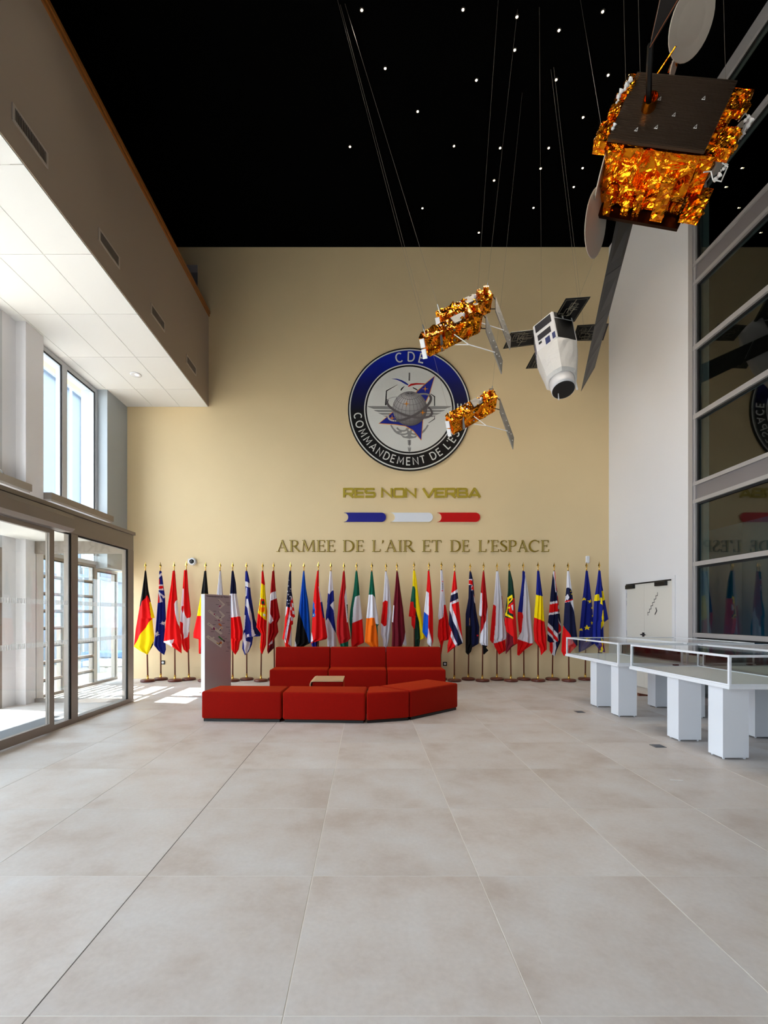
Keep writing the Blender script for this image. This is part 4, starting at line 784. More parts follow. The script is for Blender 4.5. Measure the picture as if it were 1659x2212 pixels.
# label, study crop, finial x in crop, stand x in crop, setback, [(colour, outline in crop pixels), ...]; the first outline is the hanging cloth
FL = [
 ('black, red and gold flag at the entrance end of the row', 1, 209, 233, 0.0, [('k', [(203,208),(218,208),(240,400),(265,525),(305,685),(280,692),(300,890),(290,960),(232,1062),(165,1030),(90,980),(110,800),(145,600),(180,380)]),
   ('r', [(148,585),(240,455),(262,520),(282,690),(300,800),(92,985),(60,985),(110,780)]), ('y', [(85,990),(278,700),(310,690),(310,890),(232,1075)]), ('y', [(257,525),(272,525),(312,685),(282,695)])]),
 ('blue flag with white stars and a red, white and blue canton', 1, 363, 367, 0.06, [('b', [(352,208),(375,208),(410,470),(420,700),(408,730),(412,900),(420,1010),(402,1065),(340,1020),(295,965),(310,830),(335,530),(348,350)]),
   ('w', [(340,262),(380,222),(382,250),(340,292)]), ('r', [(340,292),(366,290),(362,350),(340,352)]), ('w', [(340,350),(392,342),(398,404),(340,404)]), ('r', [(340,364),(392,358),(396,386),(340,392)]), ('w', [(345,408),(412,466),(405,488),(352,428)]), ('w', [(366,430),(392,522),(372,532),(354,430)]), ('r', [(330,462),(356,438),(364,530),(325,542)]),
   ('w', star(395,740,24,7,.5)), ('w', star(343,850,29,7,.5))]),
 ('red flag with a white band folded to one side and a white lower corner', 1, 503, 512, -0.06, [('r', [(488,206),(512,206),(535,480),(558,780),(580,920),(580,1048),(540,1020),(490,985),(395,935),(400,900),(430,620),(470,350)]),
   ('w', [(512,545),(538,498),(566,800),(545,740),(525,640)]), ('w', [(390,925),(510,905),(488,990),(395,945)])]),
 ('red and white flag with a partly hidden red leaf emblem', 1, 628, 655, 0.0, [('r', [(605,198),(637,198),(650,400),(677,655),(670,680),(668,740),(658,800),(662,1000),(640,1042),(600,1010),(582,950),(578,860),(562,830),(565,700),(590,400)]),
   ('w', [(585,385),(608,390),(605,550),(640,690),(675,680),(672,770),(645,880),(610,905),(610,745),(560,712)]), ('r', [(588,565),(615,560),(612,600),(598,640),(586,600)])]),
 ('black, yellow and red flag half hidden by the totem', 1, 825, 820, 0.03, [('k', [(812,207),(833,207),(852,430),(860,520),(900,880),(850,920),(775,1055),(755,1050),(755,905),(700,890),(700,840),(735,680),(780,440),(800,300)]),
   ('y', [(770,440),(870,440),(890,660),(720,670)]), ('r', [(720,668),(890,660),(910,880),(850,930),(775,1065),(745,1060),(745,910),(690,900),(690,840)])]),
 ('plain white flag behind the totem', 1, 975, 975, 0.0, [('w', [(968,207),(983,207),(1005,440),(1040,900),(980,1040),(920,900),(940,440)])]),
 ('navy, white and red flag beside the totem', 1, 1103, 1103, -0.03, [('n', [(1092,207),(1112,207),(1135,330),(1145,450),(1180,660),(1208,820),(1200,905),(1178,925),(1165,1010),(1130,1065),(1090,1010),(1085,900),(1060,890),(1065,600),(1075,440),(1085,300)]),
   ('w', [(1060,440),(1150,440),(1190,668),(1050,690)]), ('r', [(1050,690),(1190,668),(1220,820),(1200,915),(1165,1020),(1130,1075),(1080,1020),(1050,890)])]),
 ('blue and white striped flag with its corner swung outward', 1, 1244, 1247, 0.0, [('b', [(1233,208),(1255,208),(1275,300),(1290,450),(1330,700),(1390,850),(1385,875),(1310,880),(1300,960),(1265,1035),(1228,1068),(1200,1000),(1210,850),(1222,680),(1235,450),(1230,300)]),
   ('w', [(1225,310),(1250,315),(1276,330),(1282,375),(1255,370),(1230,360)]), ('w', [(1242,375),(1255,380),(1250,460),(1236,470)]), ('w', [(1245,490),(1265,490),(1300,640),(1320,800),(1345,860),(1310,885),(1300,740),(1260,590),(1238,560)]), ('w', [(1215,650),(1240,660),(1230,800),(1205,830)]), ('w', [(1200,880),(1230,830),(1250,920),(1290,935),(1275,1000),(1240,1065),(1222,960)]), ('w', [(1250,855),(1280,850),(1285,880),(1255,885)]),
   ('n', [(1290,520),(1320,640),(1345,740),(1395,850),(1385,872),(1335,850),(1305,680)])]),  # navy patch: shade of the swung corner painted into the blue cloth
 ('red and yellow flag with a crest of red and gold', 1, 1410, 1392, 0.03, [('r', [(1400,210),(1418,210),(1432,330),(1440,450),(1458,620),(1450,760),(1445,960),(1407,1058),(1390,1040),(1380,980),(1390,880),(1395,850),(1345,780),(1360,640),(1385,480),(1395,330)]),
   ('y', [(1385,322),(1432,352),(1440,450),(1452,560),(1449,715),(1355,625),(1380,480)]), ('r', [(1395,490),(1432,495),(1442,560),(1393,548)]), ('g', [(1403,512),(1430,518),(1434,545),(1408,545)]), ('r', [(1372,562),(1378,560),(1372,608),(1366,605)]), ('r', [(1384,556),(1390,554),(1386,614),(1380,612)]), ('o', [(1395,580),(1440,578),(1436,625),(1400,628)]), ('w', [(1386,478),(1398,480),(1398,498),(1386,495)]), ('w', [(1420,640),(1445,652),(1440,672),(1418,660)]), ('w', [(1362,590),(1372,596),(1370,612),(1360,605)]), ('y', [(1370,905),(1390,890),(1386,1010),(1370,1000)])]),
 ('red flag with a white cross and a dark red folded tail', 1, 1522, 1530, 0.0, [('R', [(1508,207),(1530,207),(1540,360),(1552,470),(1588,680),(1560,740),(1572,830),(1530,905),(1530,990),(1465,1055),(1455,1020),(1460,900),(1470,750),(1480,540),(1495,340)]),
   ('w', [(1496,432),(1552,411),(1562,483),(1495,512),(1490,640),(1530,712),(1490,747),(1462,702),(1474,480)]), ('d', [(1475,1000),(1540,900),(1540,990),(1465,1065)]), ('w', [(1475,960),(1515,910),(1515,945),(1480,965)])]),
 ('flag of white stars on navy over red and white stripes', 2, 468, 470, 0.0, [('n', [(450,303),(478,303),(482,600),(500,700),(535,985),(505,1000),(505,1095),(480,1110),(485,1440),(450,1500),(390,1440),(375,1335),(345,1310),(375,1150),(400,830),(420,600),(440,380)]),
   ('r', [(340,1310),(395,828),(470,850),(478,720),(500,700),(545,985),(505,1110),(488,1110),(490,1440),(450,1510),(380,1440),(360,1335)]), ('w', [(392,830),(426,835),(412,930),(385,1000)]), ('w', [(465,870),(475,1000),(440,1180),(402,1385),(378,1345),(400,1200),(435,1020)]), ('w', [(482,1150),(490,1440),(440,1385),(460,1290)]),
   ('w', [(475,668),(492,690),(497,742),(475,722)]), ('w', [(488,772),(512,790),(514,850),(490,832)]), ('w', [(496,890),(528,900),(530,948),(500,942)]), ('w', [(472,830),(492,842),(494,890),(472,880)]), ('w', [(478,965),(502,990),(502,1045),(480,1040)])]
   +[('w', star(x, y, r)) for x, y, r in ((447,440,11), (437,523,14), (470,570,13), (425,605,13), (463,602,11), (440,655,15), (467,683,11), (425,740,14), (443,790,15), (462,737,11))]),
 ('blue over black flag with a sliver of white at the hem', 2, 667, 660, 0.03, [('k', [(655,305),(675,305),(700,560),(730,740),(750,950),(770,1330),(765,1375),(640,1440),(600,1500),(525,1440),(540,1300),(570,1050),(595,850),(625,580)]),
   ('B', [(640,305),(690,305),(710,560),(740,740),(760,950),(785,1370),(752,1382),(690,1180),(585,862),(600,580)]), ('w', [(535,1330),(570,1440),(520,1440)])]),
 ('red, white and blue flag with a small checked shield at its edge', 2, 882, 880, -0.03, [('r', [(865,300),(890,300),(892,530),(940,760),(975,1000),(1018,1290),(1000,1320),(870,1350),(868,1440),(820,1500),(790,1440),(770,1350),(785,1180),(800,820),(820,600)]),
   ('w', [(885,530),(897,530),(945,755),(918,768)]), ('b', [(918,768),(945,755),(990,1010),(955,1000),(935,880)]), ('w', [(780,1200),(812,1350),(760,1370)]), ('b', [(760,1385),(868,1350),(875,1440),(810,1510),(790,1440)]), ('c', [(808,750),(830,800),(822,830),(842,880),(830,915),(845,960),(830,985),(790,990),(790,800)]), ('b', [(796,870),(835,880),(825,925),(796,930)]), ('y', star(813,958,14))]),
 ('white flag with a blue cross', 2, 1070, 1075, 0.0, [('w', [(1055,305),(1083,305),(1100,480),(1112,600),(1120,750),(1140,1000),(1145,1200),(1155,1440),(1100,1500),(1020,1440),(1010,1250),(990,1110),(995,950),(1020,700),(1030,560)]),
   ('b', [(1018,620),(1050,650),(1090,590),(1122,600),(1125,740),(1060,810),(1112,890),(1150,1240),(1070,1080),(1030,1000),(980,1060),(985,950),(1015,840),(1010,780)]), ('w', [(1000,800),(1018,770),(1012,840),(995,870)])]),
 ('red flag with a white fold and a dark green hem', 2, 1265, 1270, 0.05, [('R', [(1250,308),(1278,308),(1295,560),(1320,800),(1325,1060),(1365,1310),(1330,1335),(1330,1440),(1260,1500),(1220,1440),(1190,1370),(1155,1240),(1160,1050),(1190,740),(1225,520)]),
   ('w', [(1273,690),(1296,545),(1310,600),(1330,1055),(1310,1070)]), ('G', [(1305,800),(1325,800),(1385,1100),(1372,1310),(1330,1100)]), ('g', [(1210,1390),(1340,1345),(1340,1440),(1260,1510),(1210,1440)])]),
 ('green, white and red flag', 2, 1452, 1460, 0.0, [('g', [(1438,305),(1465,305),(1490,520),(1500,660),(1540,1010),(1565,1370),(1440,1430),(1400,1500),(1380,1430),(1345,1030),(1360,880),(1410,580)]),
   ('w', [(1430,690),(1510,656),(1550,1010),(1390,1080),(1400,880)]), ('r', [(1390,1078),(1550,1012),(1575,1370),(1440,1440),(1400,1510),(1370,1430)])]),
 ('green, white and orange flag', 3, 148, 150, -0.02, [('g', [(135,283),(158,283),(185,520),(200,680),(235,900),(248,1020),(225,1030),(240,1330),(200,1400),(110,1300),(50,1255),(70,950),(105,600),(120,450)]),
   ('w', [(95,605),(158,605),(190,640),(215,760),(255,1020),(195,1000),(180,920),(65,930)]), ('o', [(65,930),(182,918),(200,1000),(240,1240),(245,1330),(200,1410),(110,1310),(40,1258)])]),
 ('white flag with a red disc', 3, 343, 345, 0.03, [('w', [(330,285),(352,285),(380,400),(400,560),(425,850),(410,1100),(385,1240),(365,1330),(340,1400),(305,1330),(300,1220),(270,1150),(272,1000),(300,700),(320,450)]),
   ('r', [(300,708),(335,683),(368,700),(358,880),(350,1020),(320,1042),(270,988),(288,850)])]),
 ('maroon flag with white slivers at both edges', 3, 494, 500, 0.0, [('d', [(485,285),(508,285),(540,520),(580,800),(605,1080),(628,1300),(610,1315),(575,1275),(520,1400),(420,1330),(430,1150),(425,980),(445,740),(470,500)]),
   ('w', [(438,755),(455,750),(440,985),(420,980)]), ('w', [(608,1120),(635,1300),(612,1325),(572,1278),(595,1210)])]),
 ('yellow, green and red flag', 3, 730, 735, 0.0, [('y', [(718,270),(745,270),(770,430),(800,700),(845,950),(882,1195),(860,1215),(815,1225),(800,1330),(760,1400),(735,1330),(735,1090),(695,1020),(695,910),(655,905),(680,700),(708,490)]),
   ('g', [(700,490),(728,490),(747,530),(752,800),(720,770),(675,700)]), ('r', [(675,700),(718,700),(722,775),(750,800),(737,1095),(690,1020),(690,915),(645,908)]), ('G', [(750,800),(770,880),(798,980),(812,1230),(800,1340),(760,1410),(735,1330),(735,1100)])]),
 ('red, white and light blue flag', 3, 935, 940, 0.03, [('r', [(918,275),(942,275),(965,480),(990,850),(995,1250),(975,1320),(940,1310),(910,1270),(910,1210),(845,1120),(848,1080),(868,830),(900,550),(912,400)]),
   ('w', [(890,548),(930,580),(925,890),(858,830)]), ('B', [(858,832),(920,890),(918,1050),(908,1220),(835,1120),(840,1050)]), ('w', [(920,1060),(978,1250),(970,1330),(908,1285)])]),
 ('white over red flag with small dark lettering near the top', 3, 1107, 1095, 0.0, [('w', [(1092,268),(1125,268),(1140,450),(1165,740),(1195,900),(1232,1200),(1210,1225),(1140,1240),(1125,1300),(1105,1440),(1095,1300),(1055,1180),(1060,1050),(1072,950),(1060,905),(1080,680),(1095,480)]),
   ('r', [(1132,745),(1172,742),(1242,1200),(1215,1230),(1140,1245),(1105,1450),(1090,1300),(1045,1180),(1072,950),(1128,910)]), ('r', [(1110,415),(1132,420),(1130,432),(1110,426)]), ('r', [(1105,545),(1125,545),(1124,558),(1105,558)])]
   +[('n', [(1110, 438+q*14), (1126, 438+q*14), (1126, 445+q*14), (1110, 445+q*14)]) for q in range(7)]),
 ('red flag with a navy and white cross', 3, 1289, 1285, -0.03, [('r', [(1280,285),(1300,285),(1325,520),(1350,740),(1405,1270),(1320,1320),(1260,1350),(1190,1410),(1190,1300),(1225,1150),(1210,1000),(1225,700),(1245,560)]),
   ('w', [(1235,587),(1330,522),(1335,570),(1230,615)]), ('n', [(1230,615),(1340,568),(1348,653),(1222,710)]), ('w', [(1220,716),(1348,653),(1352,693),(1240,740),(1300,930),(1415,1275),(1390,1285),(1260,960),(1215,800)]), ('n', [(1205,830),(1222,830),(1260,960),(1400,1282),(1328,1318),(1240,1090),(1205,1000)]), ('w', [(1238,1100),(1328,1315),(1300,1330),(1230,1180)])]),
 ('navy flag with a red and white crossed canton and a red star', 3, 1504, 1478, 0.03, [('n', [(1493,288),(1518,288),(1545,400),(1570,700),(1590,850),(1630,1050),(1620,1280),(1530,1330),(1515,1390),(1475,1435),(1440,1400),(1440,940),(1440,870),(1480,650),(1485,400)]),
   ('w', [(1478,385),(1526,393),(1527,475),(1476,470)]), ('r', [(1478,400),(1526,410),(1530,470),(1476,455)]), ('w', [(1508,485),(1532,478),(1532,545),(1510,550)]), ('r', [(1530,480),(1558,488),(1562,545),(1512,530)]), ('w', [(1542,590),(1574,690),(1568,728),(1550,690)]), ('r', [(1540,600),(1560,620),(1572,650),(1560,640)]), ('r', star(1600,1165,19)), ('t', [(1480,925),(1492,925),(1492,1020),(1480,1020)]), ('k', [(1430,1040),(1515,1040),(1520,1390),(1475,1445),(1430,1400)])]),  # black lower part: fold shade painted into the navy cloth
 ('red and white flag with dark tips', 4, 132, 118, 0.0, [('R', [(122,237),(140,237),(158,420),(178,640),(182,780),(185,1090),(160,1120),(188,1150),(135,1200),(118,1180),(115,1100),(85,1060),(95,960),(95,760),(78,740),(98,480),(110,350)]),
   ('w', [(90,478),(112,490),(102,760),(70,740)]), ('k', [(70,745),(102,760),(95,960),(80,920)]), ('w', [(172,650),(190,780),(192,1095),(115,1105),(75,1062),(95,960),(150,800)]), ('k', [(112,1083),(165,1097),(195,1150),(135,1210),(112,1180)])]),
 ('white flag with a red lower half wrapped around it', 4, 287, 286, 0.0, [('w', [(275,237),(305,237),(330,420),(345,520),(375,800),(398,1000),(385,1020),(388,1150),(310,1200),(250,1090),(205,1030),(225,780),(245,610),(265,400)]),
   ('r', [(235,612),(270,640),(262,850),(242,1072),(195,1030),(215,780)]), ('R', [(335,520),(355,515),(392,880),(372,860)]), ('r', [(242,1070),(395,1018),(395,1150),(310,1210)])]),
 ('green and red flag with a yellow ringed shield', 4, 428, 448, 0.03, [('G', [(418,232),(440,232),(470,350),(490,520),(500,700),(525,1070),(460,1110),(390,1190),(388,1100),(400,950),(375,830),(390,640),(412,480)]),
   ('r', [(365,765),(460,785),(455,550),(500,550),(535,1070),(465,1090),(455,990),(390,930),(365,830)]), ('d', [(388,940),(458,990),(462,1120),(385,1200)]), ('y', [(405,540),(450,508),(456,558),(418,612),(402,640)]), ('G', [(418,560),(445,540),(440,565),(420,590)]), ('y', [(383,715),(462,772),(460,788),(383,748)]), ('y', [(400,640),(410,630),(398,720),(388,720)]), ('r', [(405,640),(457,585),(462,737),(420,712)]), ('w', [(438,630),(463,618),(463,692),(445,682)]), ('y', [(410,650),(428,645),(428,665),(412,668)])]),
 ('white, blue and red flag with a blue fold at the hoist', 4, 590, 598, -0.02, [('w', [(580,235),(608,235),(640,420),(670,620),(690,850),(712,1050),(700,1080),(610,1140),(540,1212),(520,1200),(525,1020),(545,980),(525,780),(525,720),(560,480),(578,330)]),
   ('b', [(570,235),(608,240),(590,480),(575,722),(515,710),(550,480)]), ('r', [(515,700),(575,715),(582,760),(560,930),(528,1018),(545,950),(515,800)]), ('r', [(515,1018),(660,1068),(715,1070),(610,1150),(540,1222),(510,1200)])]),
 ('blue, yellow and red flag', 4, 762, 762, 0.02, [('b', [(750,232),(775,232),(800,420),(815,530),(838,820),(860,1000),(862,1140),(795,1205),(780,1120),(720,1040),(708,900),(720,700),(738,500)]),
   ('y', [(728,505),(825,532),(848,830),(706,768)]), ('r', [(706,767),(848,828),(870,1140),(795,1215),(780,1130),(710,1045),(698,900)])]),
 ('navy flag with red and white crossed diagonals', 4, 948, 927, 0.0, [('n', [(935,238),(958,238),(965,360),(985,480),(1008,700),(1028,870),(1020,1050),(975,1150),(955,1215),(920,1200),(895,1150),(895,1060),(870,1040),(870,880),(890,700),(905,500)]),
   ('w', [(930,240),(946,240),(962,480),(954,480)]), ('r', [(945,240),(962,240),(968,400),(960,480)]), ('w', [(890,592),(966,578),(970,606),(885,622)]), ('r', [(885,620),(969,605),(971,700),(880,716)]), ('w', [(880,720),(971,700),(973,726),(876,744)]), ('w', [(965,480),(990,480),(995,530),(968,530)]), ('r', [(970,530),(995,500),(1012,700),(972,700)]), ('w', [(972,640),(1008,620),(1012,668),(975,675)]), ('w', [(975,710),(1012,700),(1014,722),(976,728)]), ('w', [(975,775),(1025,850),(1032,885),(978,812)]), ('r', [(980,820),(1032,885),(1028,930),(985,950)]), ('w', [(985,950),(1024,925),(1020,945),(988,968)]),
   ('w', [(868,815),(890,850),(985,975),(998,1035),(980,1040),(868,905)]), ('r', [(866,862),(990,1040),(962,1048),(866,915)]), ('w', [(866,915),(960,1048),(940,1052),(866,950)]), ('r', [(885,1060),(918,1055),(918,1200),(890,1150)]), ('w', [(918,1055),(953,1050),(953,1225),(918,1200)])]),
 ('white, navy and red flag with a small shield of three stars', 4, 1108, 1118, 0.0, [('w', [(1097,235),(1120,235),(1145,400),(1170,600),(1190,800),(1215,1000),(1218,1090),(1130,1180),(1060,1215),(1030,1160),(1040,1000),(1058,800),(1070,600),(1088,430)]),
   ('n', [(1060,600),(1125,588),(1185,770),(1200,880),(1228,1085),(1195,1115),(1050,860),(1045,800)]), ('r', [(1045,852),(1198,1112),(1130,1190),(1060,1225),(1020,1160)]), ('n', [(1083,432),(1100,425),(1130,440),(1154,500),(1152,560),(1080,588),(1078,500)]), ('r', [(1072,580),(1152,554),(1152,568),(1072,597)]), ('y', star(1130,468,8)), ('y', star(1120,497,8)), ('y', star(1141,500,8)), ('w', [(1080,525),(1095,500),(1106,540),(1092,570),(1080,560)])]),
 ('blue flag with a ring of yellow stars', 4, 1322, 1308, 0.03, [('b', [(1312,232),(1335,232),(1360,400),(1385,600),(1400,800),(1420,1060),(1400,1080),(1290,1150),(1232,1172),(1230,1100),(1245,880),(1270,600),(1295,400)])]
   +[('y', star(x, y, r)) for x, y, r in ((1285,558,22), (1345,585,28), (1380,660,20), (1390,752,18), (1372,833,25), (1312,888,34), (1252,910,20), (1315,1030,26))]),
 ('blue flag with a yellow cross at the double door end of the row', 4, 1468, 1462, -0.03, [('b', [(1458,232),(1482,232),(1500,400),(1530,560),(1575,790),(1525,825),(1515,870),(1520,1080),(1535,1170),(1490,1170),(1435,1100),(1395,1050),(1395,800),(1410,560),(1440,380)]),
   ('y', [(1400,510),(1455,500),(1458,575),(1396,584)]), ('y', [(1462,540),(1497,560),(1497,640),(1462,612)]), ('y', [(1488,465),(1520,458),(1538,560),(1497,577)]), ('y', [(1480,690),(1505,678),(1510,840),(1480,905),(1474,780)]), ('y', [(1478,1020),(1502,1010),(1500,1170),(1478,1165)])]),
]
DF = 10.26
base_me = MB().lathe([(0.135, 0), (0.146, 0.008), (0.148, 0.030), (0.140, 0.046), (0.115, 0.055), (0.05, 0.058), (0.03, 0.062), (0, 0.062)], (0, 0, 0), 28).mesh('base', M['base'], smooth=True)
ferr_me = MB().lathe([(0.026, 0.060), (0.026, 0.068), (0.019, 0.075), (0.019, 0.125), (0.022, 0.128), (0.022, 0.136), (0, 0.136)], (0, 0, 0), 16).mesh('ferrule', M['brass'], smooth=True)
sp_prof = [(0.011, 0), (0.013, 0.01), (0.010, 0.02), (0.010, 0.055), (0.016, 0.06), (0.008, 0.068), (0, 0.07)]
fin = MB().lathe(sp_prof, (0, 0, 0), 12)
bl = [(0.0, 0.06), (0.026, 0.098), (0.022, 0.115), (0.009, 0.15), (0.0, 0.195)]
for s in (1, -1):   # flattened four-sided blade
    for k in range(len(bl)-1):
        (r0, z0), (r1, z1) = bl[k], bl[k+1]
        for yy in (1, -1):
            fin.add([(0, yy*r0*0.35, z0), (s*r0, 0, z0), (s*r1, 0, z1), (0, yy*r1*0.35, z1)], [(0, 1, 2, 3)])
fin_me = fin.mesh('finial', M['brass'])
def span(poly, y):
    xs = []
    for i in range(len(poly)):
        (xa, ya), (xb, yb) = poly[i-1], poly[i]
        if (ya > y) != (yb > y): xs.append(xa+(y-ya)/(yb-ya)*(xb-xa))
    return (min(xs), max(xs)) if xs else None
for idx, (label, cr, fx, bx_, set_, polys) in enumerate(FL):
    ox, oy, s = CR[cr]; d0 = DF+{0: -0.16, 1: 0.12, 32: -0.17, 31: 0.12}.get(idx, 0.11 if idx % 2 else -0.11); rnd = random.Random(idx*7+3)
    yb_ = max(p[1] for p in polys[0][1]); sil = polys[0][1]; yt = min(p[1] for p in sil)
    bx = P(ox+bx_/s, 0, d0).x; fxw = P(ox+fx/s, 0, d0).x; zt = P(0, oy+yt/s, d0).z+0.012
    root = thing('flag_stand', (bx, d0, 0), label+(', on a brass tipped pole' if len(label.split()) < 11 else ''), 'flag', 'flags on stands along the cream wall')
    inst('base', base_me, (0, 0, 0), root); inst('ferrule', ferr_me, (0, 0, 0), root)
    inst('finial', fin_me, (fxw-bx, 0, zt), root)
    part('pole', MB().tube([(bx, d0, 0.13), (fxw, d0, zt+0.005)], [0.0155, 0.0125], 12), M['pole'], root, True)
    # cloth: a folded sheet in front of the pole and one behind it, joined along both edges
    H = yb_-yt; NR = 170; NC = 56; keys = []; [keys.append(c_) for c_, _ in polys if c_ not in keys]
    ph, kf, ph2 = rnd.uniform(0, 6.28), rnd.choice((1.5, 2.0, 2.5, 3.0)), rnd.uniform(0, 6.28)
    me = MB()
    for side, (nr, nc) in enumerate(((NR, NC), (60, 16))):
        rows = []; ccs = []
        for r in range(nr+1):
            y = yt+0.5+(H-1.0)*r/nr; sp_ = span(sil, y) or (fx, fx); t = r/nr; rows.append([]); ccs.append([])
            wpx = (sp_[1]-sp_[0])/s*d0/F
            for c_ in range(nc+1):
                u = c_/nc; x = sp_[0]+(sp_[1]-sp_[0])*u; p = P(ox+x/s, oy+y/s, d0)
                env = math.sin(math.pi*min(max(u, 0), 1))**0.6
                fold = 0.5+0.5*math.cos(2*math.pi*kf*(u+0.10*math.sin(2.2*t+ph2))+ph+1.2*t)
                amp = min(0.085, 0.42*wpx)
                yy = d0-(0.016+amp*(0.34+0.66*fold))*env if side == 0 else d0+(0.016+0.2*amp*(0.5+0.5*math.cos(9*u+ph)))*env
                rows[-1].append((p.x, yy, p.z)); ccs[-1].append((x, y))
        k0 = len(me.v); me.v += [v for r_ in rows for v in r_]
        for r in range(nr):
            for c_ in range(nc):
                q = (ccs[r][c_], ccs[r+1][c_+1], ccs[r][c_+1], ccs[r+1][c_]); cc = (sum(v[0] for v in q)/4, sum(v[1] for v in q)/4)
                if not inside(cc, sil): continue
                col = polys[0][0]
                for pc, poly in polys[1:]:
                    if inside(cc, poly): col = pc
                a = k0+r*(nc+1)+c_; f = (a, a+nc+1, a+nc+2, a+1); me.f.append(f if side == 0 else f[::-1]); me.m.append(keys.index(col))
    part('flag', me, [FM[k] for k in keys], root, True, recalc=False)

# ------------------------------------------------------------------ ceiling spotlights
SPOT = [(471,44),(936,42),(1184,75),(1377,137),(1578,51),(1174,227),(579,312),(998,366),(1364,364),(1603,343),(728,510),(1488,537),(417,672),(895,669),(1107,678),(1330,678),(1293,772),(1486,770),(1079,827),(1445,857),(750,955),(1260,953),(1009,1067)]
ring_me = MB().lathe([(0.018, 0.0), (0.030, -0.001), (0.032, -0.006), (0.018, -0.008)], (0, 0, 0), 16).mesh('bezel', M['black']); lens_me = MB().lathe([(0.017, -0.001), (0.015, -0.010), (0.0, -0.012)], (0, 0, 0), 14).mesh('lens', M['lamp'])
spd = bpy.data.lights.new('ceiling_spot_light', 'SPOT'); spd.energy = SPOT_POWER; spd.spot_size = 1.5; spd.spot_blend = 0.8; spd.shadow_soft_size = 0.05; spd.color = (1.0, 0.89, 0.74)
def spot(x, y, label):
    t = thing('ceiling_spotlight', (x, y, HC-0.001), label, 'spotlight', 'star like spotlights in the black ceiling')
    inst('bezel', ring_me, (0, 0, 0), t); inst('lens', lens_me, (0, 0, 0), t)
    if y > 9.4: return
    o = bpy.data.objects.new('spot_beam', spd); COL.objects.link(o); o.location = (0, 0, -0.03); o.parent = t
for (sx_, sy_) in SPOT:
    px, py = 560+sx_/2.127, sy_/2.127; d = (HC-EYE)*F/(CY-py); spot((px-CX)/F*d, d, 'tiny warm spotlight glowing in the matt black ceiling')
for x, y in ((-2.2, 5.0), (0.4, 4.6), (2.4, 4.4), (-1.6, 3.1), (0.6, 2.6), (2.8, 2.4), (-2.4, 1.0), (0.0, 0.6), (2.2, 0.4), (-1.2, -2.2), (1.6, -2.4)): spot(x, y, 'tiny warm spotlight glowing in the matt black ceiling')
# ------------------------------------------------------------------ satellites
def ceil_at(px, py): d = (HC-0.02-EYE)*F/(CY-py); return P(px, py, d)
def cable(p, q, parent, r=0.0014): part('cable', MB().tube([p, q], r, 5), M['cable'], parent)
def facet(q, seed, size):
    """height field of crinkled foil: flat facets with random tilts that meet in sharp creases"""
    w = Vector((q.x+0.35*noise.noise(q*5), q.y, q.z+0.35*noise.noise(q*4+Vector((7, 0, 0)))))/size+Vector((seed*3.7, seed, 0))
    ds, ps = noise.voronoi(w); h = wt = 0.0
    for d_, p_ in zip(ds, ps):
        g = Vector((math.sin(p_.x*91.7+p_.y*37.1), math.sin(p_.y*71.3+p_.z*53.9), math.sin(p_.z*83.1+p_.x*29.3))); k = math.exp(-14*(d_-ds[0])); h += k*(g.dot(w-p_)+0.3*g.x); wt += k
    return h/wt*size
def crumple(mb_box_corners, n, amp, seed, size=0.13):
    """a box with finely divided faces pushed in and out like crinkled foil; corners as for MB.hexa"""
    p = [Vector(v) for v in mb_box_corners]; out = MB(); ctr = sum(p, Vector())/8
    for (a, b, c_, d) in ((3,2,1,0),(4,5,6,7),(0,1,5,4),(1,2,6,5),(2,3,7,6),(3,0,4,7)):
        L1, L2 = (p[b]-p[a]).length, (p[d]-p[a]).length; k = n/max(L1, L2); n1, n2 = max(3, int(L1*k)), max(3, int(L2*k)); nr = (p[b]-p[a]).cross(p[d]-p[a]).normalized()
        if nr.dot((p[a]+p[c_])/2-ctr) < 0: nr = -nr
        vs = []
        for i in range(n1+1):
            for j in range(n2+1):
                u, v = i/n1, j/n2; q = (p[a]*(1-u)+p[b]*u)*(1-v)+(p[d]*(1-u)+p[c_]*u)*v
                e = min(1.0, 7*min(u, 1-u, v, 1-v))
                vs.append(q+nr*(amp*(facet(q, seed, size)+0.7*facet(q, seed+9, size*0.32))*(0.25+0.75*e)))
        out.add(vs, [(i*(n2+1)+j, (i+1)*(n2+1)+j, (i+1)*(n2+1)+j+1, i*(n2+1)+j+1) for i in range(n1) for j in range(n2)])
    return out
def plate(pts, th_, m, name, parent, sub=None):
    a, b, c_ = (Vector(v) for v in pts[:3]); n = (b-a).cross(c_-a).normalized()
    return part(name, MB().prism(pts, n*th_), m, parent)
def disc(px, py, d, maj, mnr, ang, m, name, parent, th_=0.012):
    """a round dish seen as an ellipse of maj x mnr pixels whose long axis leans ang degrees to the right of upright"""
    c_ = P(px, py, d); e = (c_-Vector((0, 0, EYE))).normalized(); rt = e.cross(Vector((0, 0, 1))).normalized(); up = rt.cross(e)
    A_ = math.radians(ang); ma = up*math.cos(A_)+rt*math.sin(A_); mi_ = rt*math.cos(A_)-up*math.sin(A_)
    k = mnr/maj; n = (-e*k+mi_*math.sqrt(max(0, 1-k*k))).normalized(); w_ = n.cross(ma).normalized(); R = maj/F*(c_-Vector((0, 0, EYE))).dot(Vector((0, 1, 0)))
    Mx = Matrix((ma, w_, n)).transposed()
    return part(name, MB().lathe([(R*0.97, -th_), (R, -th_*0.4), (R*0.98, 0), (R*0.6, -th_*0.7), (0, -th_)], c_, 32, 0, Mx), m, parent, False)
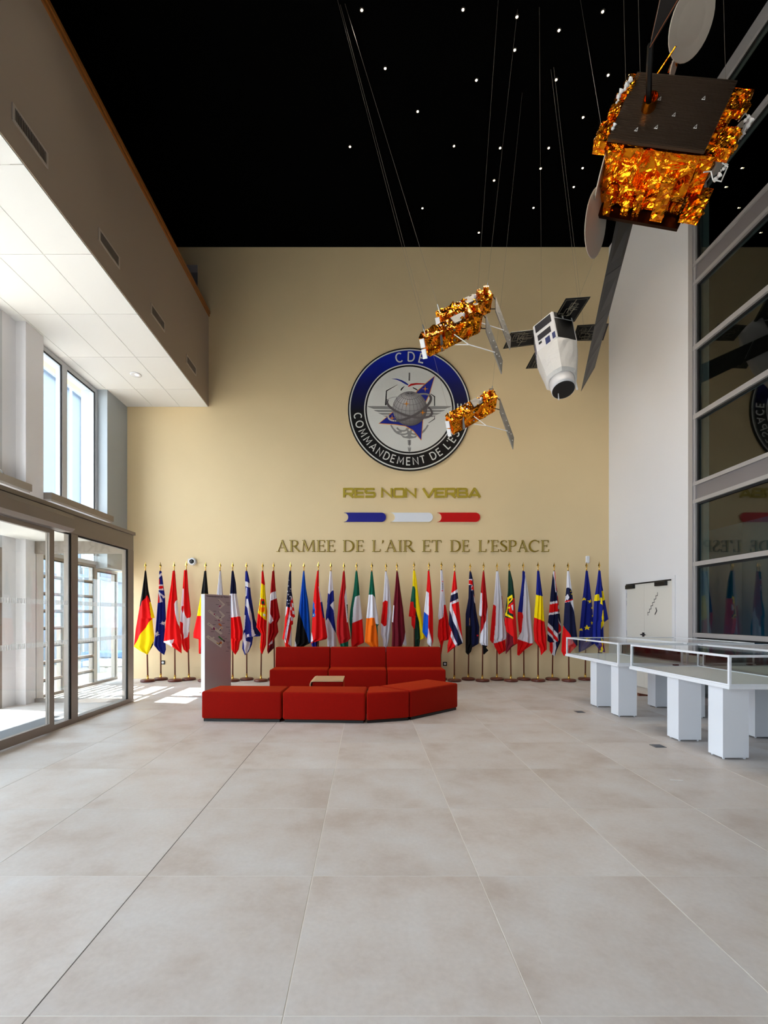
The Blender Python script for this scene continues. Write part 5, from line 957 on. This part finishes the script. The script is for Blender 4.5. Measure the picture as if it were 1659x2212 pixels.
# --- large gold satellite with ribbed radiator
u_ = Vector((.313, .95, 0)).normalized(); v_ = Vector((.74, -.24, -.354)); v_ = (v_-u_*v_.dot(u_)).normalized(); w_ = v_.cross(u_); w_ = w_ if w_.z > 0 else -w_
O_ = Vector((2.28, 4.49, 5.93)); WV, HW, DU = 0.86, 0.60, 0.74
S = thing('satellite_model', O_+v_*0.43, 'large gold foil satellite model with a ribbed dark radiator hanging beside the hall glazing', 'satellite model')
def Q(v, w, u): return O_+v_*v+w_*w+u_*u
def qbox(v0, v1, w0, w1, u0, u1): return [Q(v0,w0,u0), Q(v1,w0,u0), Q(v1,w0,u1), Q(v0,w0,u1), Q(v0,w1,u0), Q(v1,w1,u0), Q(v1,w1,u1), Q(v0,w1,u1)]
part('foil_body', crumple(qbox(0.02, WV-0.02, 0.02, HW-0.02, 0.075, DU), 90, 0.40, 3.0, 0.21), M['foil'], S)
lv = part('radiator', MB().hexa(qbox(0, WV, 0, HW, 0.0, 0.03)), M['louvre'], S)
for k in range(40): part('rib', MB().hexa(qbox(0.004, WV-0.004, 0.008+k*0.0147, 0.013+k*0.0147, -0.006, 0.0)), M['louvre'], lv)
for k, (a, b) in enumerate(((0.30, 0.40), (0.66, 0.44), (0.48, 0.28), (0.22, 0.12), (0.38, 0.16), (0.70, 0.20))): part('bracket', MB().tube([Q(a, b, -0.008), Q(a-0.012, b-0.05, -0.03), Q(a+0.012, b-0.05, -0.03), Q(a, b, -0.008)], 0.003, 5), M['mli_white'], lv)
ccol = Q(0.30, 0.25, 0); Mc = Matrix((v_, w_, -u_)).transposed()
ccol = P(1401, 232, 4.38)
part('collar', MB().lathe([(0.062, 0), (0.062, 0.09), (0.055, 0.09), (0.055, 0.01), (0, 0.01)], ccol, 22, 0, Mc), M['foil'], S)
part('base_plate', MB().hexa(qbox(-0.06, WV+0.04, -0.10, HW*0.9, DU+0.02, DU+0.06)), mat('dark_copper_plate', (46, 24, 14), 0.3, metal=0.9), S)
nw = [P(1393, 236, 4.36), P(1407, 232, 4.36), P(1424, 60, 3.85), P(1412, 62, 3.85)]
part('wing_arm', MB().tube([ccol, P(1402, 158, 4.15), P(1405, 96, 3.96)], 0.024, 6), M['cell_black'], S)
wa, wb, wc_, we = P(1404, 102, 3.95), P(1407, 84, 3.98), P(1492, -300, 2.95), P(1641, -300, 2.93)
wn_ = (wb-wa).cross(wc_-wa).normalized()
fw = part('solar_wing', MB().prism([wa, wb, wc_, we], wn_*0.012), M['cell_black'], S)
for k, (a, b) in enumerate(((wa, we), (wb, wc_))): part('wing_edge', MB().tube([a, b], 0.004, 5), mat('copper_edge_%d' % k, (120, 66, 36), 0.4, metal=0.6), fw)
L0, L1, R0, R1 = P(1338, 446, 5.4), P(1255, 845, 9.7), P(1378, 440, 5.35), P(1285, 793, 9.25)
M['wing'] = mat('dark_bronze_solar_wing', (24, 21, 19), 0.4, metal=0.3, var=0.3, scale=3)
nw_ = (L1-L0).cross(R0-L0).normalized()
for k in range(4):   # the far wing is hinged from four panels
    a, b = k/4+0.002, (k+1)/4-0.002; fa = lambda A_, B_, t: A_*(1-t)+B_*t
    part('solar_panel', MB().prism([fa(L0, L1, a), fa(L0, L1, b), fa(R0, R1, b), fa(R0, R1, a)], nw_*0.012), M['wing'], S)
rr = random.Random(5)
for k in range(20):
    t = rr.random(); q = rr.uniform(0.15, 0.85); c_ = (L0*(1-t)+L1*t)*(1-q)+(R0*(1-t)+R1*t)*q; dv = (L1-L0).normalized()
    part('wing_fitting', MB().tube([c_-nw_*0.006, c_+dv*0.07-nw_*0.006], 0.004, 4), M['cell_line'], S)
for args in ((1495, 48, 4.3, 59, 41, 14), (1288, 483, 5.2, 62, 20.5, 4), (1306, 362, 4.9, 54, 4.5, 19), (1456, 147, 4.6, 16, 5, 16), (1519, 408, 4.9, 22, 6, 4), (1541, 352, 4.6, 34, 5, 36), (1574, 322, 4.5, 44, 8, 36)): disc(*args, M['dish'], 'antenna_dish', S)
for a, b in ((P(1460, 100, 4.3), P(1420, 160, 4.5)), (P(1457, 120, 4.6), P(1444, 156, 4.6)), (P(1457, 120, 4.6), P(1462, 142, 4.6)), (P(1288, 424, 5.2), P(1300, 405, 5.1))): part('boom', MB().tube([a, b], 0.008, 6), M['foil'], S)
# foil wrapped units around the body
for k, (v0, v1, w0, w1, u0, u1) in enumerate(((-0.13, -0.01, 0.02, 0.20, 0.05, 0.20), (-0.10, 0.0, 0.24, 0.42, 0.02, 0.16), (-0.06, 0.03, 0.40, 0.58, 0.0, 0.14), (0.60, 0.72, -0.10, 0.02, 0.25, 0.72), (0.10, 0.18, -0.08, 0.02, 0.5, 0.78), (0.84, 0.96, 0.05, 0.30, 0.1, 0.5), (0.85, 0.93, 0.32, 0.50, 0.02, 0.2), (0.88, 1.06, -0.16, 0.16, 0.55, 0.6), (0.03, 0.16, -0.05, 0.02, 0.06, 0.2), (0.28, 0.36, -0.06, 0.02, 0.55, 0.76), (0.86, 1.02, 0.38, 0.56, 0.02, 0.10), (0.93, 1.07, 0.10, 0.28, 0.06, 0.2), (0.40, 0.47, -0.05, 0.02, 0.45, 0.76))):
    part('foil_unit', crumple(qbox(v0, v1, w0, w1, u0, u1), 16, 0.4, 11.0+k, 0.07), M['foil'], S)
for k, (px, py, d) in enumerate(((1362, 172, 4.33), (1352, 190, 4.36), (1338, 205, 4.4), (1333, 220, 4.42), (1325, 275, 4.46), (1356, 180, 4.33), (1608, 225, 4.2), (1612, 258, 4.25), (1618, 268, 4.25), (1605, 292, 4.3), (1565, 362, 4.45), (1548, 385, 4.5), (1556, 372, 4.5))):
    p = P(px, py, d); r = 0.013+0.007*(k % 3); a_ = Vector((0.3+0.3*(k % 2), -0.5, 0.6)).normalized()
    part('thruster', MB().tube([p-a_*r, p-a_*r*0.3, p+a_*r*0.4, p+a_*r*1.3], [r*0.5, r*0.8, r*0.45, r*0.95], 10), M['mli_white'], S)
for pts in (((1595, 262), (1610, 245), (1622, 258), (1612, 275), (1600, 300), (1590, 296)), ((1520, 372), (1536, 370), (1540, 388), (1558, 392), (1572, 360), (1560, 352))): part('white_pipe', MB().tube([P(x, y, 4.35) for x, y in pts], 0.006, 6), M['mli_white'], S)
for a in (Q(0.05, 0.6, 0.1), Q(0.8, 0.6, 0.1), Q(0.05, 0.6, 0.7)): cable(a, (a.x-0.05, a.y+0.05, HC-0.02), S)
cable(P(1300, 278, 4.9), ceil_at(1252, -10), S)
# --- three small gold satellites, each the same model
SX, SY, SS = 890, 590, 7.541
def gold_sat(name_label, dpx, tops):
    """dpx maps the study crop onto this copy; tops are where its two cables meet the ceiling"""
    def X(x, y, dd):
        px, py = SX+x/SS, SY+y/SS; p = P(px, py, 6.9+dd)
        c0 = P(SX+640/SS, SY+860/SS, 6.9); return dpx+(p-c0)
    t = thing('satellite_model', dpx-Vector((0, 0, 0.3)), name_label, 'satellite model', 'small gold foil satellite models')
    ml, mr = X(232, 1062, 0.0), X(1165, 650, 0.35); tl, tr_ = X(140, 965, 0.16), X(1075, 520, 0.51); bl_, br = X(285, 1365, 0.12), X(1112, 962, 0.45)
    hl_, hr = tl+(bl_-ml), tr_+(br-mr)
    part('foil_body', crumple([ml, mr, tr_, tl, bl_, br, hr, hl_], 60, 0.40, 2.0, 0.15), M['foil'], t)
    mix = lambda a, b, k: a*(1-k)+b*k
    nf = (mr-ml).cross(tl-ml).normalized(); nf = nf if nf.y < 0 else -nf; ns = (mr-ml).cross(bl_-ml).normalized(); ns = ns if ns.y < 0 else -ns
    def up_(k, q): return mix(mix(ml, mr, k), mix(tl, tr_, k), q)
    def lo_(k, q): return mix(mix(ml, mr, k), mix(bl_, br, k), q)
    part('radiator', MB().prism([up_(0.50, .12), up_(0.68, .12), up_(0.70, .92), up_(0.50, .92)], nf*0.02), M['grey_panel'], t)
    part('foil_unit', crumple([up_(0.74, .1), up_(0.82, .1), up_(0.82, .8), up_(0.74, .8)]+[p+nf*0.07 for p in (up_(0.75, .1), up_(0.81, .1), up_(0.81, .8), up_(0.75, .8))], 8, 0.3, 5.0, 0.05), M['foil'], t)
    c_ = up_(0.90, .5); part('foil_drum', MB().tube([c_, c_+nf*0.10], 0.045, 12), M['foil'], t); part('drum_mouth', MB().tube([c_+nf*0.10, c_+nf*0.102], 0.034, 12), M['black'], t)
    c_ = up_(0.67, .35)+nf*0.02; part('sensor', MB().tube([c_, c_+nf*0.02, c_+nf*0.05, c_+nf*0.06], [0.014, 0.024, 0.022, 0.008], 10), M['white'], t)
    for k, q in ((0.30, .6), (0.36, .3), (0.42, .7)): c_ = up_(k, q)+nf*0.012; part('white_patch', MB().tube([c_, c_+nf*0.01], 0.018, 6), M['mli_white'], t)
    part('grey_strap', MB().prism([lo_(0.22, .15), lo_(0.245, .15), lo_(0.26, .98), lo_(0.21, .98)], ns*0.02), M['steel'], t)
    part('side_radiator', MB().prism([lo_(0.30, .12), lo_(0.42, .12), lo_(0.42, .5), lo_(0.30, .5)], ns*0.018), M['foil'], t)
    for q in (0.2, 0.75): c_ = lo_(0.46, q)+ns*0.015; part('pad', MB().tube([c_, c_+ns*0.015], 0.016, 8), M['steel'], t)
    ax = (ml-mr).normalized()
    for q0, q1 in ((-0.05, 0.42), (0.5, 1.02)): part('end_panel', MB().prism([lo_(-0.02, q0)+ax*0.015, lo_(-0.02, q1)+ax*0.015, lo_(-0.02, q1)+ax*0.015-ns*0.10, lo_(-0.02, q0)+ax*0.015-ns*0.10], ax*0.012), M['white'], t)
    wA_, wB_, wC_, wD_ = X(1196, 705, 0.42), X(1198, 955, 0.30), X(1450, 1650, 0.10), X(1466, 1440, 0.22)
    wn = (wB_-wA_).cross(wC_-wA_).normalized()
    wg = part('solar_wing', MB().prism([wA_, wB_, mix(wB_, wC_, 0.88), wC_, wD_], wn*0.02), M['grey_panel'], t)
    for k, q in ((0.2, .6), (0.45, .4), (0.62, .3), (0.66, .7), (0.8, .4), (0.9, .6)):
        c_ = mix(mix(wA_, wD_, k), mix(wB_, wC_, k), q); part('wing_stud', MB().tube([c_-wn*0.02, c_+wn*0.03], [0.012, 0.008], 6), M['mli_white'], wg)
    for a in (0.1, 0.8): part('hinge', MB().tube([mix(mr, br, a), mix(wA_, wB_, a)], 0.008, 6), M['black'], t)
    j = X(930, 1165, 0.05)
    for a, b in ((X(690, 1000, 0.14), j), (X(700, 1165, 0.20), j), (j, X(1350, 1290, 0.15))): part('strut', MB().tube([a, b], 0.007, 6), M['white'], t)
    for k, q, tp_ in ((0.03, 0.5, tops[0]), (0.92, 0.5, tops[1])):
        a = up_(k, q); e_ = ceil_at(*tp_); b = a+(e_-a).normalized()*0.14; part('shackle', MB().tube([a, a.lerp(b, 0.5), b], [0.004, 0.012, 0.008], 8), M['steel'], t); cable(b, e_, t)
    return t
gold_sat('small gold foil satellite model hanging lowest and closest, across the blue rim of the crest', P(SX+640/SS, SY+860/SS, 6.9), ((727, -8), (1077, -10)))
gold_sat('small gold foil satellite model hanging highest, just behind another gold one', P(SX+640/SS+28, SY+860/SS-44, 7.55), ((745, 8), (1118, 20)))
gold_sat('small gold foil satellite model hanging alone in front of the crest lettering', P(1024-5, 885+2, 8.35), ((735, 10), (1128, 200)))
# --- white satellite with four dark panels
T0, M0 = P(1192, 712, 8.9), P(1217, 842, 8.25); ax = (M0-T0).normalized(); LN = (M0-T0).length
WS = thing('satellite_model', T0-Vector((0, 0, LN)), 'white satellite model with four black solar panels and a wide dark telescope mouth', 'satellite model')
sx1 = Vector((1, 0, 0)); sx1 = (sx1-ax*sx1.dot(ax)).normalized(); sy1 = ax.cross(sx1)
def hexring(t, r, n=6, a0=0.873): return [T0+ax*(LN*t)+(sx1*math.cos(a0+2*math.pi*k/n)+sy1*math.sin(a0+2*math.pi*k/n))*r for k in range(n)]
def loft(rings):
    mb = MB(); n = len(rings[0])
    mb.add([v for r in rings for v in r], [(i*n+k, i*n+(k+1) % n, (i+1)*n+(k+1) % n, (i+1)*n+k) for i in range(len(rings)-1) for k in range(n)]+[tuple(range(n-1, -1, -1)), tuple(range((len(rings)-1)*n, len(rings)*n))]); return mb
part('bus', loft([hexring(0.0, 0.36), hexring(0.03, 0.385), hexring(0.46, 0.385)]), M['white'], WS)
sk = [hexring(t, r, 24) for t, r in ((0.46, 0.378), (0.50, 0.368), (0.62, 0.34), (0.74, 0.305), (0.84, 0.28), (0.87, 0.235))]
for i, rg in enumerate(sk):
    for k in range(24):
        c_ = T0+ax*(LN*(0.46, 0.50, 0.62, 0.74, 0.84, 0.87)[i]); hexf = 1.0-0.085*abs(math.sin(3*2*math.pi*k/24))
        rg[k] = c_+(rg[k]-c_)*(hexf+0.05*noise.noise(rg[k]*7))
part('thermal_skirt', loft(sk), M['mli_white'], WS)
part('telescope_tube', loft([hexring(t, r, 32) for t, r in ((0.86, 0.215), (0.97, 0.20), (1.0, 0.195))]), M['white'], WS, True)
part('telescope_mouth', loft([hexring(1.001, 0.185, 32), hexring(1.004, 0.185, 32)]), M['black'], WS)
def face_patch(k, t0, t1, a, b, m, name):   # a patch on flat side k of the bus
    r0, r1 = hexring(t0, 0.3865), hexring(t1, 0.3865); f = lambda r, q: r[k].lerp(r[(k+1) % 6], q)
    pts = [f(r0, a), f(r0, b), f(r1, b), f(r1, a)]; c_ = T0+ax*LN*(t0+t1)/2; n = (pts[1]-pts[0]).cross(pts[3]-pts[0]).normalized(); mid = sum(pts, Vector())/4
    if n.dot(mid-c_) < 0: n = -n
    part(name, MB().prism(pts, n*0.006), m, WS)
rt_, md, lf = 0, 1, 2      # the three sides that look at the room
face_patch(lf, 0.05, 0.16, .1, .9, M['smoke_grey'], 'window'); face_patch(lf, 0.28, 0.36, .15, .45, M['navy_print'], 'blue_patch'); face_patch(lf, 0.27, 0.37, .6, .9, M['navy_print'], 'blue_patch')
face_patch(md, 0.04, 0.16, .1, .9, M['smoke_grey'], 'window'); face_patch(md, 0.22, 0.31, .2, .85, M['smoke_grey'], 'window'); face_patch(md, 0.34, 0.37, .7, .85, M['black'], 'port'); face_patch(md, 0.35, 0.45, .30, .52, M['navy_print'], 'blue_patch'); face_patch(md, 0.35, 0.44, .04, .18, M['navy_print'], 'blue_patch')
face_patch(rt_, 0.03, 0.11, .08, .45, M['black'], 'window'); face_patch(rt_, 0.03, 0.11, .55, .92, M['black'], 'window'); face_patch(rt_, 0.13, 0.445, .06, .94, M['black'], 'open_bay')
def onplane(x, y, off=0.0):
    px, py = 1080+x/6.636, 600+y/6.636; dr_ = Vector(((px-CX)/F, 1, (CY-py)/F)); o = Vector((0, 0, EYE)); c0 = T0+ax*0.10
    return o+dr_*((c0-o).dot(ax)/dr_.dot(ax))+ax*off
rr = random.Random(2)
for q in ([(735,655),(945,300),(1300,275),(1070,630)], [(45,1020),(155,785),(600,735),(505,960)], [(1040,905),(1110,685),(1560,660),(1480,900)], [(370,1305),(510,1050),(850,1040),(720,1290)]):
    pts = [onplane(x, y) for x, y in q]; pw = part('solar_panel', MB().prism(pts, ax*-0.012), M['cell_black'], WS)
    def pp(u, v): return (pts[0].lerp(pts[1], u)).lerp(pts[3].lerp(pts[2], u), v)+ax*0.004
    lines = MB()
    for k in range(9):
        u, v = rr.uniform(.08, .6), rr.uniform(.08, .6); a, b = u+rr.uniform(.15, .33), v+rr.uniform(.12, .3)
        lines.tube([pp(u, v), pp(a, v), pp(a, b)]+([pp(u, b), pp(u, v)] if k % 2 else []), 0.0028, 4)
    lines.tube([pp(.06, .06), pp(.94, .06), pp(.94, .94), pp(.06, .94), pp(.06, .06)], 0.0022, 4); lines.tube([pp(.05, .45), pp(.35, .5), pp(.5, .4), pp(.95, .48)], 0.004, 4)
    part('conductor_tracks', lines, M['cell_line'], pw)
for k in range(4):
    m_ = T0+ax*0.10; c_ = [onplane(900, 645), onplane(550, 850), onplane(1070, 790), onplane(640, 1060)][k]; part('panel_hinge', MB().tube([m_.lerp(c_, 0.75), c_], 0.012, 6), M['white'], WS)
tip = P(1247, 842, 8.2); part('antenna', MB().tube([P(1242, 815, 8.2), tip], [0.006, 0.016], 8), M['white'], WS); part('antenna', MB().tube([P(1206, 850, 8.25), P(1207, 864, 8.25)], [0.006, 0.012], 8), M['white'], WS)
for px, py, tx, ty in ((1170, 716, 1165, 15), (1249, 648, 1190, 150), (1262, 716, 1196, 145), (1231, 690, 1270, 600)): cable(P(px, py, 8.8), ceil_at(tx, ty) if ty < 500 else P(1290, 545, 8.0), WS)
